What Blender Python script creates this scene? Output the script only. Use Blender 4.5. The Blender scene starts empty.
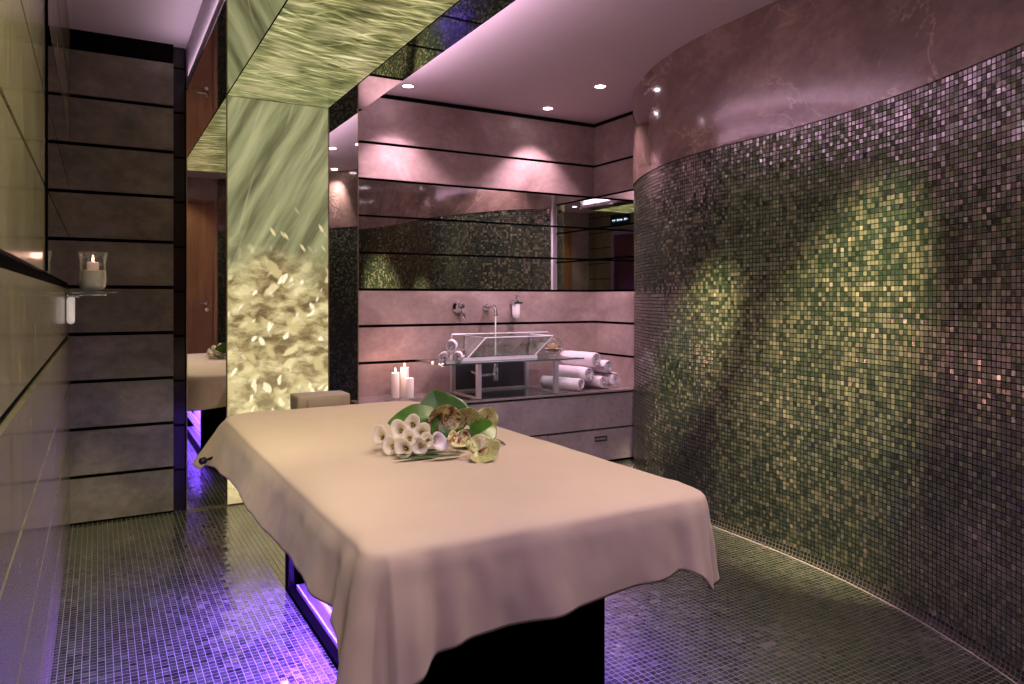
import bpy, bmesh, math, random
from mathutils import Vector, Matrix, noise
random.seed(7)
PI = math.pi
sc = bpy.context.scene
COL = sc.collection

# ------------------------------------------------------------------ dimensions (metres)
M = 0.22869            # height of one wall panel course
XL = -0.1147           # left wall plane
Y1 = 4.083             # far wall plane
YS = 4.402             # alcove wall plane
XS = 3.184             # right side wall plane
ZC = 2.375             # ceiling
ZB = 2.155             # underside of bulkhead
YN = -0.30             # near wall plane
CAM = Vector((0, 0, 1.089))

# ------------------------------------------------------------------ material helpers
def new_mat(name):
    m = bpy.data.materials.new(name); m.use_nodes = True
    nt = m.node_tree; b = nt.nodes['Principled BSDF']
    return m, nt, b
def simple(name, col, rough=.5, metal=0, spec=.5, emis=None, estr=1, trans=0, ior=1.45, coat=0, sheen=0, sss=0, alpha=1):
    m, nt, b = new_mat(name)
    b.inputs['Base Color'].default_value = (*col, 1)
    b.inputs['Roughness'].default_value = rough
    b.inputs['Metallic'].default_value = metal
    b.inputs['Specular IOR Level'].default_value = spec
    b.inputs['IOR'].default_value = ior
    b.inputs['Transmission Weight'].default_value = trans
    b.inputs['Coat Weight'].default_value = coat
    b.inputs['Sheen Weight'].default_value = sheen
    if sss:
        b.inputs['Subsurface Weight'].default_value = sss
        b.inputs['Subsurface Radius'].default_value = (.02, .015, .01)
    if emis:
        b.inputs['Emission Color'].default_value = (*emis, 1)
        b.inputs['Emission Strength'].default_value = estr
    return m
class N:
    """tiny node-graph builder"""
    def __init__(s, nt): s.nt = nt
    def node(s, t, **kw):
        n = s.nt.nodes.new(t)
        for k, v in kw.items(): setattr(n, k, v)
        return n
    def link(s, a, b): s.nt.links.new(a, b)
    def setin(s, n, i, v):
        if hasattr(v, 'is_output') or isinstance(v, bpy.types.NodeSocket): s.link(v, n.inputs[i])
        else: n.inputs[i].default_value = v
    def math(s, op, a, b=0.0, c=0.0, clamp=False):
        n = s.node('ShaderNodeMath', operation=op, use_clamp=clamp)
        s.setin(n, 0, a); s.setin(n, 1, b); s.setin(n, 2, c)
        return n.outputs[0]
    def vmath(s, op, a, b=(0, 0, 0)):
        n = s.node('ShaderNodeVectorMath', operation=op)
        s.setin(n, 0, a); s.setin(n, 1, b)
        return n.outputs[0]
    def scale(s, a, k):
        n = s.node('ShaderNodeVectorMath', operation='SCALE'); s.setin(n, 0, a); s.setin(n, 3, k)
        return n.outputs[0]
    def noise(s, vec, scale=5, detail=3, rough=.5, dist=0, out=0):
        n = s.node('ShaderNodeTexNoise'); s.setin(n, 'Vector', vec)
        n.inputs['Scale'].default_value = scale; n.inputs['Detail'].default_value = detail
        n.inputs['Roughness'].default_value = rough; n.inputs['Distortion'].default_value = dist
        return n.outputs[out]
    def vor(s, vec, scale=5, out='Distance', rnd=1, feature='F1'):
        n = s.node('ShaderNodeTexVoronoi', feature=feature); s.setin(n, 'Vector', vec)
        n.inputs['Scale'].default_value = scale; n.inputs['Randomness'].default_value = rnd
        return n.outputs[out]
    def white(s, vec, out='Value'):
        n = s.node('ShaderNodeTexWhiteNoise'); s.setin(n, 'Vector', vec); return n.outputs[out]
    def ramp(s, fac, stops, interp='LINEAR'):
        n = s.node('ShaderNodeValToRGB'); n.color_ramp.interpolation = interp
        e = n.color_ramp.elements
        while len(e) < len(stops): e.new(.5)
        for i, (p, c) in enumerate(stops):
            e[i].position = p; e[i].color = (*c, 1) if len(c) == 3 else c
        s.setin(n, 0, fac); return n.outputs[0]
    def mix(s, f, a, b, blend='MIX'):
        n = s.node('ShaderNodeMix', data_type='RGBA', blend_type=blend)
        s.setin(n, 0, f)
        for i, v in ((6, a), (7, b)):
            if isinstance(v, bpy.types.NodeSocket): s.link(v, n.inputs[i])
            else: n.inputs[i].default_value = (*v, 1) if len(v) == 3 else v
        return n.outputs[2]
    def mapr(s, v, a, b, c=0, d=1, smooth=False):
        n = s.node('ShaderNodeMapRange', interpolation_type='SMOOTHSTEP' if smooth else 'LINEAR')
        s.setin(n, 0, v); n.inputs[1].default_value = a; n.inputs[2].default_value = b
        n.inputs[3].default_value = c; n.inputs[4].default_value = d
        return n.outputs[0]
    def sep(s, v):
        n = s.node('ShaderNodeSeparateXYZ'); s.link(v, n.inputs[0]); return n.outputs
    def comb(s, x, y, z=0.0):
        n = s.node('ShaderNodeCombineXYZ')
        for i, v in enumerate((x, y, z)): s.setin(n, i, v)
        return n.outputs[0]
    def bump(s, h, strength=.2, dist=.01):
        n = s.node('ShaderNodeBump'); s.link(h, n.inputs['Height'])
        n.inputs['Strength'].default_value = strength; n.inputs['Distance'].default_value = dist
        return n.outputs[0]

def stone(name, c_dark, c_mid, c_light, rough=.35, streak=(1, 1, 1), scale=3.0, coat=0, bump=.03, vein=None, spec=.5, crange=(.3, .7)):
    m, nt, b = new_mat(name); g = N(nt)
    tc = g.node('ShaderNodeTexCoord'); v = g.vmath('MULTIPLY', tc.outputs['Object'], streak)
    n1 = g.noise(v, scale, 6, .6, .4); n2 = g.noise(v, scale * 9, 4, .6)
    f = g.math('ADD', g.math('MULTIPLY', n1, .75), g.math('MULTIPLY', n2, .25))
    c = g.ramp(f, [(crange[0], c_dark), ((crange[0] + crange[1]) / 2, c_mid), (crange[1], c_light)])
    # each panel course differs slightly
    if vein:
        w = g.noise(v, scale * .8, 6, .65, 1.5)
        line = g.math('SUBTRACT', 1.0, g.mapr(g.math('ABSOLUTE', g.math('SUBTRACT', w, .5)), 0, .018))
        msk = g.mapr(g.noise(tc.outputs['Object'], 2.0, 2), .42, .55)
        c = g.mix(g.math('MULTIPLY', g.math('MULTIPLY', line, msk), .55), c, vein)
    g.link(c, b.inputs['Base Color'])
    g.link(g.mapr(n2, .3, .7, rough * .8, rough * 1.25), b.inputs['Roughness'])
    b.inputs['Coat Weight'].default_value = coat; b.inputs['Coat Roughness'].default_value = .08
    b.inputs['Specular IOR Level'].default_value = spec
    if bump: g.link(g.bump(n2, bump, .01), b.inputs['Normal'])
    return m

def mosaic(name, tile, stops, grout, gw=.06, wob=.10, rough=(.12, .3), patch=None, spec=.6, ior=1.5):
    """glass mosaic in UV metres: a colour and a tilt of its own for each tile"""
    m, nt, b = new_mat(name); g = N(nt)
    uv = g.node('ShaderNodeUVMap'); uv.uv_map = 'UVMap'
    s = g.scale(uv.outputs[0], 1 / tile)
    cell = g.vmath('FLOOR', s); fr = g.vmath('FRACTION', s)
    x, y, z = g.sep(fr)
    ex = g.math('MINIMUM', x, g.math('SUBTRACT', 1.0, x)); ey = g.math('MINIMUM', y, g.math('SUBTRACT', 1.0, y))
    edge = g.math('MINIMUM', ex, ey)
    tilemask = g.mapr(edge, gw, gw + .05)
    r = g.white(cell); rc = g.white(g.vmath('ADD', cell, (31.7, 11.3, 5.1)), 'Color')
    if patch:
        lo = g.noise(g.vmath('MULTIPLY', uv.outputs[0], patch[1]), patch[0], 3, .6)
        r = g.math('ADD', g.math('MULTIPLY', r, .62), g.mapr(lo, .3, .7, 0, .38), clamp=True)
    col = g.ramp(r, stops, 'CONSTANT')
    col = g.mix(tilemask, grout, col)
    g.link(col, b.inputs['Base Color'])
    r2 = g.white(g.vmath('ADD', cell, (3.7, 91.3, 2.1)))
    ro = g.mapr(r2, 0, 1, rough[0], rough[1])
    g.link(g.math('ADD', g.math('MULTIPLY', ro, tilemask), g.math('MULTIPLY', g.math('SUBTRACT', 1.0, tilemask), .7)), b.inputs['Roughness'])
    geo = g.node('ShaderNodeNewGeometry')
    tilt = g.scale(g.vmath('SUBTRACT', rc, (.5, .5, .5)), wob)
    g.link(g.vmath('NORMALIZE', g.vmath('ADD', geo.outputs['Normal'], tilt)), b.inputs['Normal'])
    g.link(g.math('MULTIPLY', tilemask, spec), b.inputs['Specular IOR Level']); b.inputs['IOR'].default_value = ior
    return m

def wood(name, c1, c2, rough=.35, axis=(9, 9, .6)):
    m, nt, b = new_mat(name); g = N(nt)
    tc = g.node('ShaderNodeTexCoord'); v = g.vmath('MULTIPLY', tc.outputs['Object'], axis)
    f = g.noise(v, 2.2, 6, .6, .6)
    g.link(g.ramp(f, [(.3, c1), (.7, c2)]), b.inputs['Base Color'])
    b.inputs['Roughness'].default_value = rough
    return m

def art_wall(name):
    """back-lit printed panel: soft green blades above, cream petals below"""
    m, nt, b = new_mat(name); g = N(nt)
    uv = g.node('ShaderNodeUVMap'); uv.uv_map = 'UVMap'; p = uv.outputs[0]
    warp = g.scale(g.vmath('SUBTRACT', g.noise(p, 1.5, 1, .5, 0, 1), (.5, .5, .5)), .10)
    pw = g.vmath('ADD', p, warp)
    def rotd(vec, ang):
        r = g.node('ShaderNodeVectorRotate', rotation_type='Z_AXIS'); g.link(vec, r.inputs['Vector']); r.inputs['Angle'].default_value = ang; return r.outputs[0]
    ra, rb, rc_ = rotd(pw, .50), rotd(pw, .28), rotd(pw, -.55)
    st = g.noise(g.vmath('MULTIPLY', ra, (8, .6, 1)), 1.6, 4, .6)
    green = g.ramp(st, [(.32, (.085, .078, .035)), (.43, (.17, .165, .08)), (.54, (.255, .255, .125)), (.68, (.38, .36, .185))])
    st1 = g.noise(g.vmath('MULTIPLY', rb, (22, .9, 1)), 1.8, 2, .5)
    green = g.mix(g.mapr(st1, .60, .74, 0, .45), green, (.42, .42, .22))
    st3 = g.noise(g.vmath('ADD', g.vmath('MULTIPLY', ra, (16, .9, 1)), (7, 3, 1)), 1.8, 2, .5)
    green = g.mix(g.mapr(st3, .62, .74, 0, .45), green, (.09, .085, .045))
    # petals
    x, y, z = g.sep(p)
    fine = g.scale(g.vmath('SUBTRACT', g.noise(p, 14, 2, .5, 0, 1), (.5, .5, .5)), .05)
    pf = g.vmath('ADD', pw, fine)
    backc = g.ramp(g.noise(g.vmath('MULTIPLY', pf, (1, 1.9, 1)), 6.5, 4, .62), [(.38, (.16, .105, .045)), (.47, (.33, .245, .11)), (.56, (.55, .45, .22)), (.66, (.80, .66, .36))])
    low = backc
    for ang, sx, sc_, cut, r0, r1, colr, off in ((-.62, 2.0, 6.0, .15, .26, .42, (.60, .48, .22), (0, 0, 0)), (.9, 2.2, 7.0, .25, .20, .36, (.78, .65, .34), (.37, .11, 0)), (-.25, 2.1, 8.5, .40, .18, .30, (1, .88, .58), (.71, .53, 0)), (.5, 2.4, 9.5, .5, .16, .28, (1, .90, .62), (.17, .83, 0))):
        pq = g.vmath('MULTIPLY', rotd(g.vmath('ADD', pf, off), ang), (sx, 1.0, 1))
        d = g.vor(pq, sc_); qx, qy, qz = g.sep(g.vor(pq, sc_, 'Color'))
        low = g.mix(g.math('MULTIPLY', g.mapr(d, r0, r1, .92, 0, True), g.mapr(qx, cut, cut + .06)), low, colr)
        # each layer of petals lies over the one before
    yy = g.math('ADD', y, g.math('MULTIPLY', g.math('SUBTRACT', g.noise(p, 3, 3), .5), .6))
    f = g.mapr(yy, 1.12, 1.42, 1, 0, True)
    pb_ = g.vmath('MULTIPLY', rc_, (2.6, .85, 1))
    b1x, b1y, b1z = g.sep(g.vor(pb_, 8.0, 'Color'))
    buds = g.math('MULTIPLY', g.mapr(g.vor(pb_, 8.0), .10, .24, 1, 0, True), g.mapr(b1x, .4, .5))
    budz = g.math('MULTIPLY', buds, g.mapr(yy, 1.48, 1.62, 1, 0, True))
    c = g.mix(f, g.mix(budz, green, (.74, .60, .32)), low)
    c = g.mix(g.mapr(y, .05, .85, .45, 0), c, (.86, .70, .36))
    b.inputs['Base Color'].default_value = (.02, .02, .02, 1)
    g.link(c, b.inputs['Emission Color']); b.inputs['Emission Strength'].default_value = .82
    b.inputs['Roughness'].default_value = .18
    return m
def art_ceiling(name):
    m, nt, b = new_mat(name); g = N(nt)
    uv = g.node('ShaderNodeUVMap'); uv.uv_map = 'UVMap'; p = uv.outputs[0]
    warp = g.scale(g.vmath('SUBTRACT', g.noise(p, 3, 2, .5, 0, 1), (.5, .5, .5)), .10)
    pw = g.vmath('ADD', p, warp)
    rot = g.node('ShaderNodeVectorRotate', rotation_type='Z_AXIS'); g.link(pw, rot.inputs['Vector']); rot.inputs['Angle'].default_value = -.42
    a = g.noise(g.vmath('MULTIPLY', rot.outputs[0], (1.3, 19, 1)), 1.7, 4, .65, 0)
    rot2 = g.node('ShaderNodeVectorRotate', rotation_type='Z_AXIS'); g.link(pw, rot2.inputs['Vector']); rot2.inputs['Angle'].default_value = .05
    a2 = g.noise(g.vmath('MULTIPLY', rot2.outputs[0], (1.5, 24, 1)), 1.7, 4, .65, 0)
    rot3 = g.node('ShaderNodeVectorRotate', rotation_type='Z_AXIS'); g.link(pw, rot3.inputs['Vector']); rot3.inputs['Angle'].default_value = .75
    a3 = g.noise(g.vmath('MULTIPLY', rot3.outputs[0], (1.6, 26, 1)), 1.7, 3, .65, 0)
    f = g.math('MAXIMUM', g.math('MULTIPLY', g.math('ADD', a, a2), .5), g.math('SUBTRACT', g.math('MAXIMUM', a3, a2), .10))
    f = g.math('ADD', f, g.math('MULTIPLY', g.math('SUBTRACT', g.noise(p, 6, 3), .5), .25))
    c = g.ramp(f, [(.39, (.045, .046, .018)), (.475, (.15, .145, .05)), (.54, (.36, .33, .13)), (.60, (.74, .66, .32)), (.66, (1, .94, .64))])
    x, y, z = g.sep(p)
    # greener and darker towards the wall, creamier towards the room
    c = g.mix(g.mapr(y, 2.6, 4.0, .0, .75), c, g.mix(.55, c, (.12, .15, .055)))
    c = g.mix(g.mapr(g.noise(p, 4, 2), .5, .7, 0, .4), c, (.80, .66, .36))
    b.inputs['Base Color'].default_value = (.02, .02, .02, 1)
    g.link(c, b.inputs['Emission Color']); b.inputs['Emission Strength'].default_value = .72
    b.inputs['Roughness'].default_value = .18
    return m

MT = {}
MT['far_stone'] = stone('greige stone', (.115, .115, .075), (.225, .215, .145), (.38, .35, .25), .38, (1, 1, 1.3), 2.6, bump=.02, crange=(.36, .66))
MT['alc_stone'] = stone('rose greige stone', (.25, .19, .165), (.38, .30, .265), (.54, .44, .40), .36, (1, 1, 1.3), 2.6, bump=.02, crange=(.34, .68))
MT['left_stone'] = stone('olive polished stone', (.13, .12, .07), (.21, .195, .12), (.31, .29, .185), .22, (1, .8, .3), 2.0, coat=.3, bump=0)
MT['band_stone'] = stone('brown polished marble', (.08, .056, .042), (.19, .135, .105), (.34, .25, .20), .15, (1, 1, 1.6), 1.9, coat=.5, bump=.004, vein=(.55, .42, .33))
MT['gap'] = simple('dark joint', (.005, .004, .005), .9, spec=.03)
MT['reveal'] = simple('dark glossy reveal', (.014, .011, .013), .2)
MT['ceiling'] = simple('matt ceiling paint', (.74, .65, .70), .7)
MT['mirror'] = simple('mirror glass', (.74, .74, .73), .015, 1)
MT['mirror_dark'] = simple('smoked mirror glass', (.84, .87, .85), .015, 1)
MT['chrome'] = simple('polished chrome', (.85, .84, .85), .08, 1)
MT['steel'] = simple('brushed steel', (.62, .60, .60), .25, 1)
MT['trim'] = simple('champagne metal edge', (.42, .36, .24), .35, 1)
MT['black'] = simple('black lacquer', (.004, .003, .006), .25)
MT['blackmatt'] = simple('matt black board', (.002, .0015, .002), 1.0, spec=.02)
MT['satin'] = simple('satin aluminium', (.72, .68, .70), .35, .55)
MT['white'] = simple('white lacquer', (.75, .72, .78), .3)

def thin_glass(name, tint, refl=.10, rough=.0):
    m = bpy.data.materials.new(name); m.use_nodes = True; nt = m.node_tree; nt.nodes.clear(); g = N(nt)
    out = g.node('ShaderNodeOutputMaterial'); tr = g.node('ShaderNodeBsdfTransparent'); gl = g.node('ShaderNodeBsdfGlossy'); mx = g.node('ShaderNodeMixShader')
    tr.inputs[0].default_value = (*tint, 1); gl.inputs['Roughness'].default_value = rough; gl.inputs['Color'].default_value = (1, 1, 1, 1)
    lw = g.node('ShaderNodeLayerWeight'); lw.inputs['Blend'].default_value = .35
    g.link(g.mapr(lw.outputs['Facing'], 0, 1, refl * .5, refl * 5), mx.inputs[0])
    g.link(tr.outputs[0], mx.inputs[1]); g.link(gl.outputs[0], mx.inputs[2]); g.link(mx.outputs[0], out.inputs[0])
    return m
MT['water'] = simple('water', (.98, 1, 1), .03, trans=1, ior=1.33)
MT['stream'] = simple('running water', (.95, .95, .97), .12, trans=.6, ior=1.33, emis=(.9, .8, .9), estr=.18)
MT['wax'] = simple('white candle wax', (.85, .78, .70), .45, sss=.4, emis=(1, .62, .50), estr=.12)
MT['wick'] = simple('candle wick', (.02, .015, .01), .8)
MT['flame'] = simple('candle flame', (1, .7, .4), .5, emis=(1, .62, .38), estr=9)
MT['sand'] = simple('pale candle sand', (.90, .84, .74), .8)
MT['lens'] = simple('downlight lens', (1, 1, 1), .4, emis=(1, .72, .84), estr=22)
MT['violet'] = simple('violet led strip', (.4, .2, 1), .4, emis=(.22, .10, 1), estr=3)
MT['door'] = wood('reddish brown door veneer', (.24, .105, .045), (.40, .20, .09), .35, (7, 7, .5))
MT['door_dark'] = simple('plum lacquer door', (.07, .022, .06), .3)
MT['purplewall'] = simple('lilac plaster', (.34, .24, .42), .7)
MT['leather'] = simple('taupe upholstery', (.36, .31, .26), .55)
MT['bowlglass'] = thin_glass('thin clear glass', (.97, .98, .975), .11)
MT['glass'] = thin_glass('clear glass', (.94, .97, .96), .13)
MT['calla_y'] = simple('calla spadix', (.50, .38, .06), .6)
MT['calla_hole'] = simple('calla throat', (.10, .11, .025), .7)
MT['spadix'] = simple('brown anthurium spadix', (.30, .11, .07), .5)
MT['stem'] = simple('green stem', (.07, .14, .03), .5)

def cloth_mat(name, c1, c2, weave=900, rough=.8, bump=.05):
    m, nt, b = new_mat(name); g = N(nt)
    tc = g.node('ShaderNodeTexCoord')
    n = g.noise(tc.outputs['Object'], 3, 3, .5)
    g.link(g.mix(g.mapr(n, .3, .7), c1, c2), b.inputs['Base Color'])
    b.inputs['Roughness'].default_value = rough; b.inputs['Sheen Weight'].default_value = .25
    w = g.noise(tc.outputs['Object'], weave, 2, .6)
    g.link(g.bump(w, bump, .002), b.inputs['Normal'])
    return m
MT['sheet'] = cloth_mat('cream cotton sheet', (.57, .47, .355), (.63, .525, .40), 260, .75, .06)
MT['towel'] = cloth_mat('white terry cotton', (.80, .72, .74), (.88, .82, .83), 420, .95, .7)

def petal_mat(name, stops, scale=30, rough=.45, veins=True, sss=.1):
    m, nt, b = new_mat(name); g = N(nt)
    tc = g.node('ShaderNodeTexCoord')
    n = g.noise(tc.outputs['Object'], scale, 4, .65, 1.2)
    g.link(g.ramp(n, stops), b.inputs['Base Color'])
    b.inputs['Roughness'].default_value = rough
    g.link(g.bump(n, .25, .004), b.inputs['Normal'])
    return m
MT['calla'] = petal_mat('creamy calla petal', [(.3, (.88, .82, .64)), (.6, (.97, .94, .82))], 20, .4)
MT['calla_lilac'] = petal_mat('lilac tinged calla petal', [(.3, (.55, .48, .62)), (.6, (.84, .78, .82))], 20, .4)
MT['anth'] = petal_mat('mottled green anthurium', [(.36, (.10, .17, .03)), (.43, (.30, .40, .10)), (.50, (.62, .66, .30)), (.55, (.34, .20, .09)), (.60, (.45, .52, .18))], 60, .3)
MT['anth_dark'] = petal_mat('brown mottled anthurium', [(.38, (.10, .035, .03)), (.45, (.26, .13, .06)), (.50, (.52, .50, .22)), (.58, (.74, .70, .40))], 42, .3)
MT['leaf'] = petal_mat('deep green leaf', [(.3, (.03, .10, .010)), (.7, (.08, .22, .025))], 12, .3)
MT['leaf_dark'] = petal_mat('dark green fern leaf', [(.3, (.02, .055, .015)), (.7, (.06, .13, .03))], 18, .4)
MT['bowlflower'] = petal_mat('cream and pink bloom', [(.36, (.62, .56, .18)), (.46, (.92, .82, .52)), (.58, (.95, .70, .66))], 60, .5)

TILE = .0192
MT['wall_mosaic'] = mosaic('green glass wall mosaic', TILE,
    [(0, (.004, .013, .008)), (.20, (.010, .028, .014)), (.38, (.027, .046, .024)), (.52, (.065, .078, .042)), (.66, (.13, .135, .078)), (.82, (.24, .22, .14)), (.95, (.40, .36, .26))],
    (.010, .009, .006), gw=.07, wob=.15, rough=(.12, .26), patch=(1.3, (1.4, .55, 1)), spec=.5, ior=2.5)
MT['floor_mosaic'] = mosaic('green glass floor mosaic', .0205,
    [(0, (.010, .018, .011)), (.28, (.022, .038, .022)), (.52, (.045, .062, .038)), (.74, (.085, .10, .065)), (.88, (.16, .16, .12)), (.96, (.34, .32, .27))],
    (.24, .225, .17), gw=.012, wob=.075, rough=(.10, .22), patch=(2.0, (1, 1, 1)), spec=.5, ior=3.4)
MT['cove_mosaic'] = mosaic('dark cove mosaic', .0192, [(0, (.005, .008, .006)), (.6, (.015, .02, .013))], (.17, .16, .13), gw=.05, wob=.05, spec=.5)
MT['art_wall'] = art_wall('back lit petal print')
MT['art_ceil'] = art_ceiling('back lit grass print')

# ------------------------------------------------------------------ geometry helpers
def obj(name, bm, mats, parent=None, smooth=False, loc=None):
    me = bpy.data.meshes.new(name)
    bm.normal_update(); bm.to_mesh(me); bm.free()
    for mt in (mats if isinstance(mats, (list, tuple)) else [mats]): me.materials.append(MT[mt] if isinstance(mt, str) else mt)
    if smooth:
        for p in me.polygons: p.use_smooth = True
    o = bpy.data.objects.new(name, me); COL.objects.link(o)
    if parent is not None: o.parent = parent
    if loc: o.location = loc
    return o
def empty(name, loc=(0, 0, 0), rz=0):
    o = bpy.data.objects.new(name, None); COL.objects.link(o)
    o.location = loc; o.rotation_euler = (0, 0, rz); o.empty_display_size = .05
    return o
def tag(o, label, cat, group=None, kind=None):
    o['label'] = label; o['category'] = cat
    if group: o['group'] = group
    if kind: o['kind'] = kind
    return o
def struct(o, label=None):
    o['kind'] = 'structure'
    if label: o['label'] = label
    return o
def box(bm, x0, x1, y0, y1, z0, z1, mi=0, bev=0):
    r = bmesh.ops.create_cube(bm, size=1)
    for v in r['verts']:
        v.co = Vector(((x0 + x1) / 2 + v.co.x * (x1 - x0), (y0 + y1) / 2 + v.co.y * (y1 - y0), (z0 + z1) / 2 + v.co.z * (z1 - z0)))
    fs = {f for v in r['verts'] for f in v.link_faces}
    for f in fs: f.material_index = mi
    if bev:
        es = {e for v in r['verts'] for e in v.link_edges}
        rb = bmesh.ops.bevel(bm, geom=list(es), offset=bev, segments=2, affect='EDGES', profile=.7)
        for f in rb['faces']: f.material_index = mi
    return r
def bx(*a, **k):
    bm = bmesh.new(); box(bm, *a, **k); return bm
def quad(bm, pts, mi=0, uvs=None):
    vs = [bm.verts.new(p) for p in pts]; f = bm.faces.new(vs); f.material_index = mi
    if uvs:
        l = bm.loops.layers.uv.get('UVMap') or bm.loops.layers.uv.new('UVMap')
        for lp, u in zip(f.loops, uvs): lp[l].uv = u
    return f
def lathe(bm, prof, seg=32, center=(0, 0, 0), mi=0, cap=True, axis=None):
    rings = []
    mat = Matrix.Identity(3) if axis is None else Vector((0, 0, 1)).rotation_difference(Vector(axis)).to_matrix()
    c = Vector(center)
    for r, z in prof:
        rings.append([bm.verts.new(c + mat @ Vector((r * math.cos(2 * PI * i / seg), r * math.sin(2 * PI * i / seg), z))) for i in range(seg)])
    for a, b in zip(rings, rings[1:]):
        for i in range(seg):
            f = bm.faces.new((a[i], a[(i + 1) % seg], b[(i + 1) % seg], b[i])); f.material_index = mi
    if cap:
        f = bm.faces.new(list(reversed(rings[0]))); f.material_index = mi
        f = bm.faces.new(rings[-1]); f.material_index = mi
    return rings
def tube(bm, pts, r, seg=12, mi=0, cap=True):
    pts = [Vector(p) for p in pts]; rs = r if isinstance(r, (list, tuple)) else [r] * len(pts)
    up = None; rings = []
    for i, p in enumerate(pts):
        t = (pts[min(i + 1, len(pts) - 1)] - pts[max(i - 1, 0)]).normalized()
        if up is None: up = t.orthogonal().normalized()
        up = (up - t * up.dot(t)).normalized(); sd = t.cross(up)
        rings.append([bm.verts.new(p + (up * math.cos(2 * PI * k / seg) + sd * math.sin(2 * PI * k / seg)) * rs[i]) for k in range(seg)])
    for a, b in zip(rings, rings[1:]):
        for k in range(seg):
            f = bm.faces.new((a[k], a[(k + 1) % seg], b[(k + 1) % seg], b[k])); f.material_index = mi
    if cap:
        bm.faces.new(list(reversed(rings[0]))).material_index = mi; bm.faces.new(rings[-1]).material_index = mi
def spline(pts, n):
    """Catmull-Rom through points"""
    pts = [Vector(p) for p in pts]; out = []
    for i in range(len(pts) - 1):
        p0 = pts[max(i - 1, 0)]; p1 = pts[i]; p2 = pts[i + 1]; p3 = pts[min(i + 2, len(pts) - 1)]
        for k in range(n):
            t = k / n
            out.append(.5 * ((2 * p1) + (p2 - p0) * t + (2 * p0 - 5 * p1 + 4 * p2 - p3) * t * t + (3 * p1 - p0 - 3 * p2 + p3) * t ** 3))
    out.append(pts[-1]); return out

GAP = .0088   # half joint
# ------------------------------------------------------------------ the room shell
def panels_x(bm, x0, x1, y, k0, k1, top=None, depth=.012):
    """courses of stone panels on a wall facing -Y"""
    for k in range(k0, k1):
        z1 = (k + 1) * M if (top is None or k < k1 - 1) else top
        box(bm, x0, x1, y, y + depth, k * M + (GAP if k else .012), z1 - GAP, 0)
    box(bm, x0, x1, y + depth, y + .08, 0, ZC, 1)
# far wall (left bay)
bm = bmesh.new(); panels_x(bm, XL - .008, .335, Y1, 0, 10)
box(bm, XL - .008, .335, Y1 - .004, Y1 + .02, 10 * M + .004, ZC, 1)
struct(obj('wall_far', bm, ['far_stone', 'gap']))
# dark reveal between the stone bay and the mirror
bm = bmesh.new()
for k in range(0, 11):
    box(bm, .3365, .392, Y1 + .03, Y1 + .07, k * M - .02 + (.005 if k else .02), min((k + 1) * M - .025, ZC), 0)
box(bm, .335, .395, Y1 + .07, Y1 + .10, 0, ZC, 1)
struct(obj('trim_1', bm, ['reveal', 'gap']), 'dark glossy vertical reveal')
# pillar behind mirrors and light panel
struct(obj('wall_pillar', bx(.395, 1.30, Y1 + .012, YS + .06, 0, ZC), 'gap'))
# alcove wall (facing -Y)
bm = bmesh.new()
for k in list(range(0, 5)) + [8, 9]:
    z1 = (k + 1) * M - GAP if k < 9 else ZC - .03
    box(bm, 1.302, XS, YS, YS + .012, k * M + GAP, z1, 0)
box(bm, 1.302, XS + .08, YS + .012, YS + .08, 0, ZC, 1)
struct(obj('wall_back', bm, ['alc_stone', 'gap']))
# right side wall of the alcove (facing -X)
bm = bmesh.new()
YR = 3.84
for k in list(range(0, 5)) + [8, 9]:
    z1 = (k + 1) * M - GAP if k < 9 else ZC - .03
    box(bm, XS, XS + .012, YR, YS, k * M + GAP, z1, 0)
box(bm, XS + .012, XS + .08, YR, YS, 0, ZC, 1)
struct(obj('wall_right', bm, ['alc_stone', 'gap']))
# left wall
bm = bmesh.new()
YM = 2.174      # near end of the left wall mirror
D2 = (.30, 1.02)   # doorway in the left wall near the camera
for k in range(0, 11):
    z0 = k * M + ((.013 if k in (4, 5) else .0055) if k else .012); z1 = min((k + 1) * M - (.013 if k in (3, 4) else .0055), ZC)
    ya = YM - .004 if 5 <= k < 8 else Y1
    cuts = [(D2[1] + .04, ya)]
    if k >= 9: cuts = [(YN, ya)]
    for a, b_ in cuts + ([(YN, D2[0] - .04)] if k < 9 else []):
        box(bm, XL - .012, XL, a, b_, z0, z1, 0)
for a, b_, z0, z1 in ((YN, D2[0] - .04, 0, ZC), (D2[1] + .04, Y1 + .1, 0, ZC), (D2[0] - .04, D2[1] + .04, 9 * M, ZC)):
    box(bm, XL - .09, XL - .012, a, b_, z0, z1, 1)
struct(obj('wall_left', bm, ['left_stone', 'gap']))
bm = bx(XL - .05, XL - .03, D2[0], D2[1], 0.005, 9 * M - .06)
d = struct(obj('door_2', bm, 'door_dark'))
bm = bmesh.new()
box(bm, XL - .085, XL - .002, D2[0] - .04, D2[0], 0, 9 * M); box(bm, XL - .085, XL - .002, D2[1], D2[1] + .04, 0, 9 * M)
box(bm, XL - .085, XL - .002, D2[0], D2[1], 9 * M - .06, 9 * M)
obj('door_frame', bm, 'purplewall', d)

struct(obj('trim_9', bx(XL, XL + .006, YM - .002, YM + .014, 5 * M + .013, 9 * M + .05), 'blackmatt'), 'dark upright edge strip of the left wall mirror')
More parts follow.
